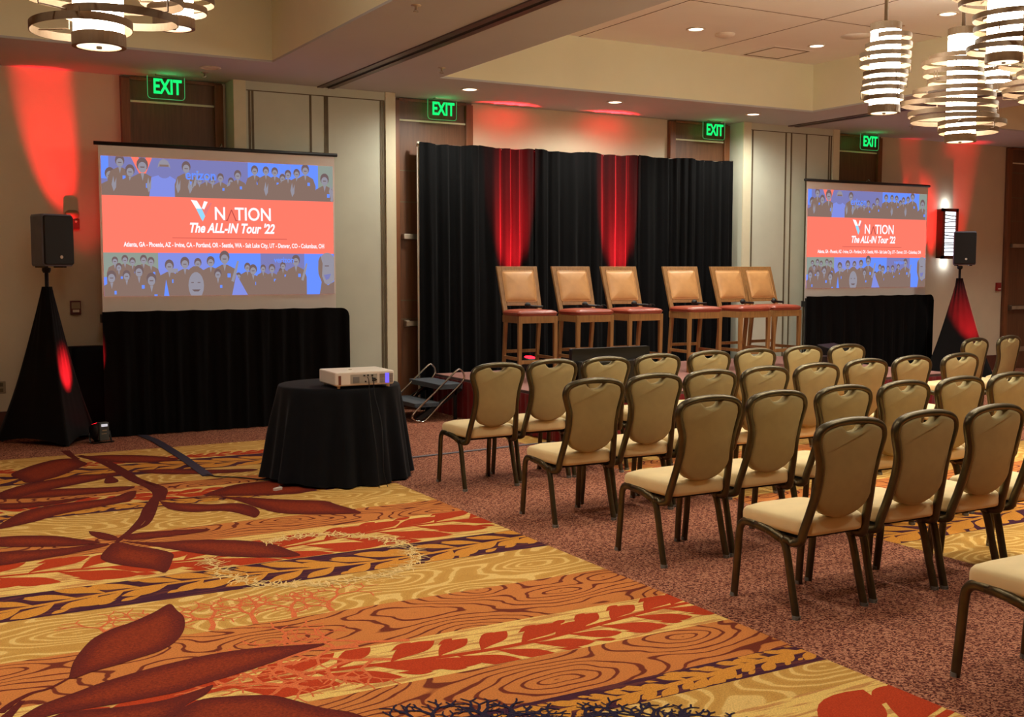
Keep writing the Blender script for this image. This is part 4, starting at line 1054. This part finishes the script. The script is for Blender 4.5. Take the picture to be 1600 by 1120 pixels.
b = B(); box(b, -.215, -.195, -pd/2-.003, -pd/2, .03, .10); build('side_label', b, mat('brown_label', (120, 70, 52), .5), t)
b = B(); tube(b, [(0, 0, 0), (0, .045, 0)], .035, seg=20, up=(1, 0, 0)); b.transform(Matrix.Translation((.1, pd/2-.01, .065))); build('lens_barrel', b, M_blackplas, t, True)
for sx, sy in ((-1, -1), (1, -1), (-1, 1), (1, 1)):
    b = B(); lathe(b, [(.012, 0), (.012, .022)], (sx*.2, sy*.16, 0), 10); build('foot', b, M_white, t)
b = B(); pad(b, ell(0, 0, .014, .014), lambda u, v, h: (u-.05, v, ph+h), [(1, -.001), (1, .003)]); build('button', b, M_ivory, t)
for i, (x_, lab, dx) in enumerate(((3.25, 'thin black cable dropping from the middle of the projector', .0), (3.29, 'thin black cable beside the first, running down the tablecloth', .03))):
    y0 = 8.19-.2
    pts = smooth_path([(x_, y0-.014, TZ+.085), (x_+.002, y0-.035, TZ+.06), (x_+.004, TY-TR*1.045-.005, TZ-.05), (x_+dx, TY-TR*1.12-.03, TZ-.25), (x_+dx*.5, TY-TR*1.2-.06, TZ-.45), (x_+dx*.2, TY-TR*1.24-.07, TZ-.62), (x_+dx, TY-TR*1.3-.06, .008)], 5)
    b = B(); tube(b, pts, .0035, seg=6); tag(build('projector_cable', b, M_blackplas, smooth=True), lab, 'cable', 'projector cables')
x_, y_ = onfloor(434, 766)
t = thing('power_adapter', 'small white power adapter on the carpet at the hem of the table cloth', 'adapter', (x_, y_, 0), .5)
b = B(); box(b, -.035, .035, -.015, .015, 0, .022); build('adapter_body', b, M_white, t, bevel=.003)
b = B(); tube(b, smooth_path([(.03, 0, .01), (.08, .03, .006), (.12, .1, .006)], 4), .003, seg=6); build('adapter_cable', b, M_white, t)
# taped cable runs
def ribbon(name, pxs, w, m, lab, cat, h=.004):
    P = [onfloor(*p) for p in pxs]; b = B()
    S = stroke([Vector(p) for p in P], w); n = len(P)
    L0, R0 = S[:n], S[n:][::-1]
    for i in range(n-1):
        for z0, z1 in ((.0035, .0035+h),):
            q = [L0[i], L0[i+1], R0[i+1], R0[i]]
            lo = [b.verts.new((p[0], p[1], z0)) for p in q]; hi = [b.verts.new((p[0], p[1], z1)) for p in q]
            b.faces.new(hi); b.faces.new(lo)
            for k_ in range(4): b.faces.new((lo[k_], lo[(k_+1) % 4], hi[(k_+1) % 4], hi[k_]))
    return tag(build(name, b, m), lab, cat)
ribbon('floor_tape', [(218, 679), (245, 690), (285, 715), (325, 744)], .085, M_taped, 'dark tape strip over a cable running from the left skirt', 'tape')
ribbon('floor_tape', [(600, 720), (815, 696), (905, 687)], .05, M_tape, 'grey tape strip across the carpet from the projector table to the chairs', 'tape')
P = [onfloor(*p) for p in [(322, 742), (340, 746), (370, 747), (402, 750), (425, 752)]]
b = B(); tube(b, smooth_path([(p[0], p[1], .008) for p in P], 5), .005, seg=6, up=(0, 0, 1)); tag(build('floor_cable', b, M_blackplas, smooth=True), 'thin black cable from the dark tape to the projector table', 'cable')

# ------------------------------------------------------------------ monitor and equipment by the stage
t = thing('confidence_monitor', 'large black television seen from behind, standing before the stage', 'television', (5.86, 8.50, 0), 0)
F2 = Matrix.Rotation(R_(-6), 4, 'X')
b = B(); pad(b, rrect(.86, .52, .012, cy=.67), lambda u, v, h: (u, h, v), [(1, 0), (1, .045), (.96, .05)]); build('bezel', b, M_blackplas, t)
b = B(); pad(b, rrect(.78, .38, .03, cy=.63), lambda u, v, h: (u, -h, v), [(1, -.002), (.97, .03), (.9, .035)]); build('rear_housing', b, mat('glossy_black_shell', (18, 16, 16), .28), t)
b = B(); box(b, -.42, .42, -.004, .001, .885, .925); build('top_lip', b, mat('glossy_black_shell', (18, 16, 16), .28), t)
b = B(); box(b, -.03, .03, -.01, .03, .05, .5); build('stand_neck', b, M_blackplas, t)
b = B(); pad(b, rrect(.5, .26, .05), lambda u, v, h: (u, v+.02, h), [(1, 0.002), (1, .015), (.96, .02)]); build('stand_base', b, M_blackplas, t)
text_obj('brand_mark', 'TCL', .04, mat('mark_grey', (88, 92, 84), .5), t, wallM(.17, -.037, .75)) if False else None
t = thing('equipment_case', 'black equipment box with a small white mark at the right of the stage', 'case', (9.95, 10.1, STZ), .1)
b = B(); box(b, -.16, .16, -.14, .14, 0, .15); build('case_body', b, M_blackplas, t, bevel=.01)
b = B(); box(b, -.06, .02, -.143, -.14, .06, .08); build('case_mark', b, M_white, t)
b = B(); tube(b, [(-.06, 0, .15), (-.05, 0, .18), (.05, 0, .18), (.06, 0, .15)], .008, seg=6, up=(0, 1, 0)); build('handle', b, M_blackplas, t)
t = thing('stage_monitor', 'black wedge monitor behind the chairs at the right end of the stage', 'loudspeaker', (10.55, 10.35, STZ), .3)
b = B(); vs = [(-.22, -.15, 0), (.22, -.15, 0), (.22, .15, 0), (-.22, .15, 0), (-.22, -.05, .22), (.22, -.05, .22), (.22, .13, .26), (-.22, .13, .26)]
vv = [b.verts.new(p) for p in vs]
for q in ((0, 1, 2, 3), (4, 5, 6, 7), (0, 1, 5, 4), (1, 2, 6, 5), (2, 3, 7, 6), (3, 0, 4, 7)): b.faces.new([vv[i] for i in q])
build('cabinet', b, M_blackplas, t, bevel=.01)
b = B(); box(b, -.19, .19, -.012, .0, .0, .2); b.transform(Matrix.Translation((0, -.15, .012)) @ Matrix.Rotation(R_(-24), 4, 'X')); build('grille', b, M_grille, t)

# ------------------------------------------------------------------ banquet chairs
def make_chair():
    t = thing('banquet_chair', '', 'chair')
    HX = .215
    for s in (-1, 1):
        x = s*HX
        fr = smooth_path([(x+s*.004, .45, .0), (x, .435, .17), (x, .42, .33), (x, .405, .375), (x, .37, .397), (x, .30, .395)], 5)
        b = B(); tube(b, fr, .016, .022, seg=12); l = build('leg', b, M_bronze, t, True)
        b = B(); lathe(b, [(.020, 0), (.020, .018)], (x+s*.004, .45, 0), 10); build('glide', b, M_glide, l)
        rr = smooth_path([(x, .22, .386), (x, .13, .366), (x, .098, .345), (x+s*.001, .075, .29), (x+s*.004, .04, .15), (x+s*.008, 0, 0)], 5)
        b = B(); tube(b, rr, .016, .022, seg=12); l = build('leg', b, M_bronze, t, True)
        b = B(); lathe(b, [(.020, 0), (.020, .018)], (x+s*.008, 0, 0), 10); build('glide', b, M_glide, l)
        b = B(); tube(b, [(x, .32, .3955), (x, .26, .392), (x, .2, .384), (x, .12, .362)], .0162, .0222, seg=12); build('side_rail', b, M_bronze, t, True)
    # back frame: one bent tube, waisted, arched top
    def by(z): # lean of the back
        return .0-.30*(z-.38) if z < .55 else -.051-.22*(z-.55) if z < .72 else -.0884-.07*(z-.72)
    half = [(.203, .372), (.200, .42), (.190, .50), (.180, .58), (.173, .66), (.178, .74), (.195, .80), (.209, .845), (.210, .875), (.195, .905), (.155, .925), (.09, .937), (0, .942)]
    pts = [(-x, by(z), z) for x, z in half]+[(x, by(z), z) for x, z in half[-2::-1]]
    pts = [(-.212, .10, .362), (-.209, .05, .357)]+pts+[(.209, .05, .357), (.212, .10, .362)]
    b = B(); tube(b, smooth_path(pts, 4), .023, .0195, seg=12, up=(0, 1, 0)); build('back_frame', b, M_bronze, t, True)
    # upholstered back, with a curved hand grip cut at the top
    def w(z):
        for (a0, z0), (a1, z1) in zip(half, half[1:]):
            if z0 <= z <= z1: return a0+(a1-a0)*(z-z0)/(z1-z0)-.012
        return .1
    out = []
    for k in range(11):
        z = .58+(.885-.58)*k/10; out.append((w(z), z))
    right = out+[(.182, .900), (.160, .911), (.125, .921), (.086, .927), (.072, .921), (.064, .910), (.052, .899), (.036, .892), (.018, .888), (0, .887)]
    low = [(.172-.17*(1-math.cos(a)) if False else .165*math.cos(a), .58-.105*math.sin(a)) for a in [R_(90*k/7) for k in range(7, 0, -1)]]
    poly = low[::1]+right
    poly = poly+[(-x, z) for x, z in poly[::-1] if abs(x) > 1e-6]
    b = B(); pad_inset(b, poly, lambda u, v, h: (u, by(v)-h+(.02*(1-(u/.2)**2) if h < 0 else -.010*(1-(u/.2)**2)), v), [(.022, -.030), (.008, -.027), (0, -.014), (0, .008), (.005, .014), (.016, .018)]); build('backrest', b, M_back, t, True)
    # seat cushion
    so = []
    for sx, sy, a0 in ((1, 1, 0), (-1, 1, 90), (-1, -1, 180), (1, -1, 270)):
        r = .06
        for k in range(6):
            a = R_(a0+90*k/5); u = sx*(.225-r)+r*math.cos(a); v_ = .205+sy*(.215-r)+r*math.sin(a)
            if sy < 0: u *= .92
            so.append((u, v_))
    def sf(u, v, h):
        yy = v+(.025*(1-(u/.22)**2) if v > .3 else 0)-(.03*(1-(u/.22)**2) if v < .1 else 0)
        return (u, yy, h-.018*max(0, (v-.34)/.08)**2)
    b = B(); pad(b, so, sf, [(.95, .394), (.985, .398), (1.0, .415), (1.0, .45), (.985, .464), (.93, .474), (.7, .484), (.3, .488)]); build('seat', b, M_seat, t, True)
    b = B(); box(b, -.19, .19, .02, .37, .376, .396); build('seat_board', b, M_under, t)
    b = B(); bar(b, (-HX, .30, .385), (HX, .30, .385), .02, .025); bar(b, (-HX, .12, .372), (HX, .12, .372), .02, .025); build('cross_brace', b, M_bronze, t)
    return t
chair0 = make_chair(); used = [False]
ordw = ['leftmost', 'second from the left', 'third from the left', 'fourth from the left', 'fifth from the left', 'sixth from the left', 'seventh from the left', 'eighth from the left']
def place(x, y, rz, lab):
    o = copy_tree(chair0) if used[0] else chair0
    used[0] = True
    tag(o, lab, 'chair', 'tan banquet chairs in rows'); o.location = (x, y+.08, 0); o.rotation_euler = (0, 0, rz); return o
rj = random.Random(11)
ROWS = {
 'row nearest the camera': [(3.95, 3.78), (4.48, 3.80), (4.98, 3.79), (5.52, 3.82)],
 'second row from the camera': [(3.97, 4.83), (4.47, 4.84), (5.03, 4.87), (5.555, 4.88), (6.085, 4.89), (6.62, 4.92)],
 'third row from the camera': [(3.96, 5.95), (4.49, 6.03), (5.0, 6.07), (5.51, 6.09), (6.03, 6.11), (6.66, 6.22), (7.2, 6.25), (7.77, 6.25)],
 'front row before the stage': [(3.99, 7.28), (4.51, 7.36), (5.01, 7.36), (5.56, 7.42), (6.15, 7.48), (6.67, 7.49), (7.28, 7.54), (7.79, 7.51)],
}
for rn, L_ in ROWS.items():
    for i, (x, y_) in enumerate(L_):
        w_ = ordw[i] if rn != 'row nearest the camera' else ['leftmost', 'second from the left', 'third from the left', 'rightmost, half cut off,'][i]
        place(x, y_, rj.uniform(-.03, .03), 'tan banquet chair, %s in the %s' % (w_, rn))
place(3.98, 2.46, 0, 'tan banquet chair cut off at the bottom right corner, alone in front of the rows')
place(9.60, 7.55, .12, 'tan banquet chair just right of the aisle, first of the far right block')
place(10.25, 7.65, .16, 'tan banquet chair with the door behind it, second of the far right block')
place(10.92, 7.75, .16, 'tan banquet chair at the right edge, third of the far right block')
place(9.42, 6.3, .1, 'tan banquet chair at the right edge whose seat shows beside the third row')
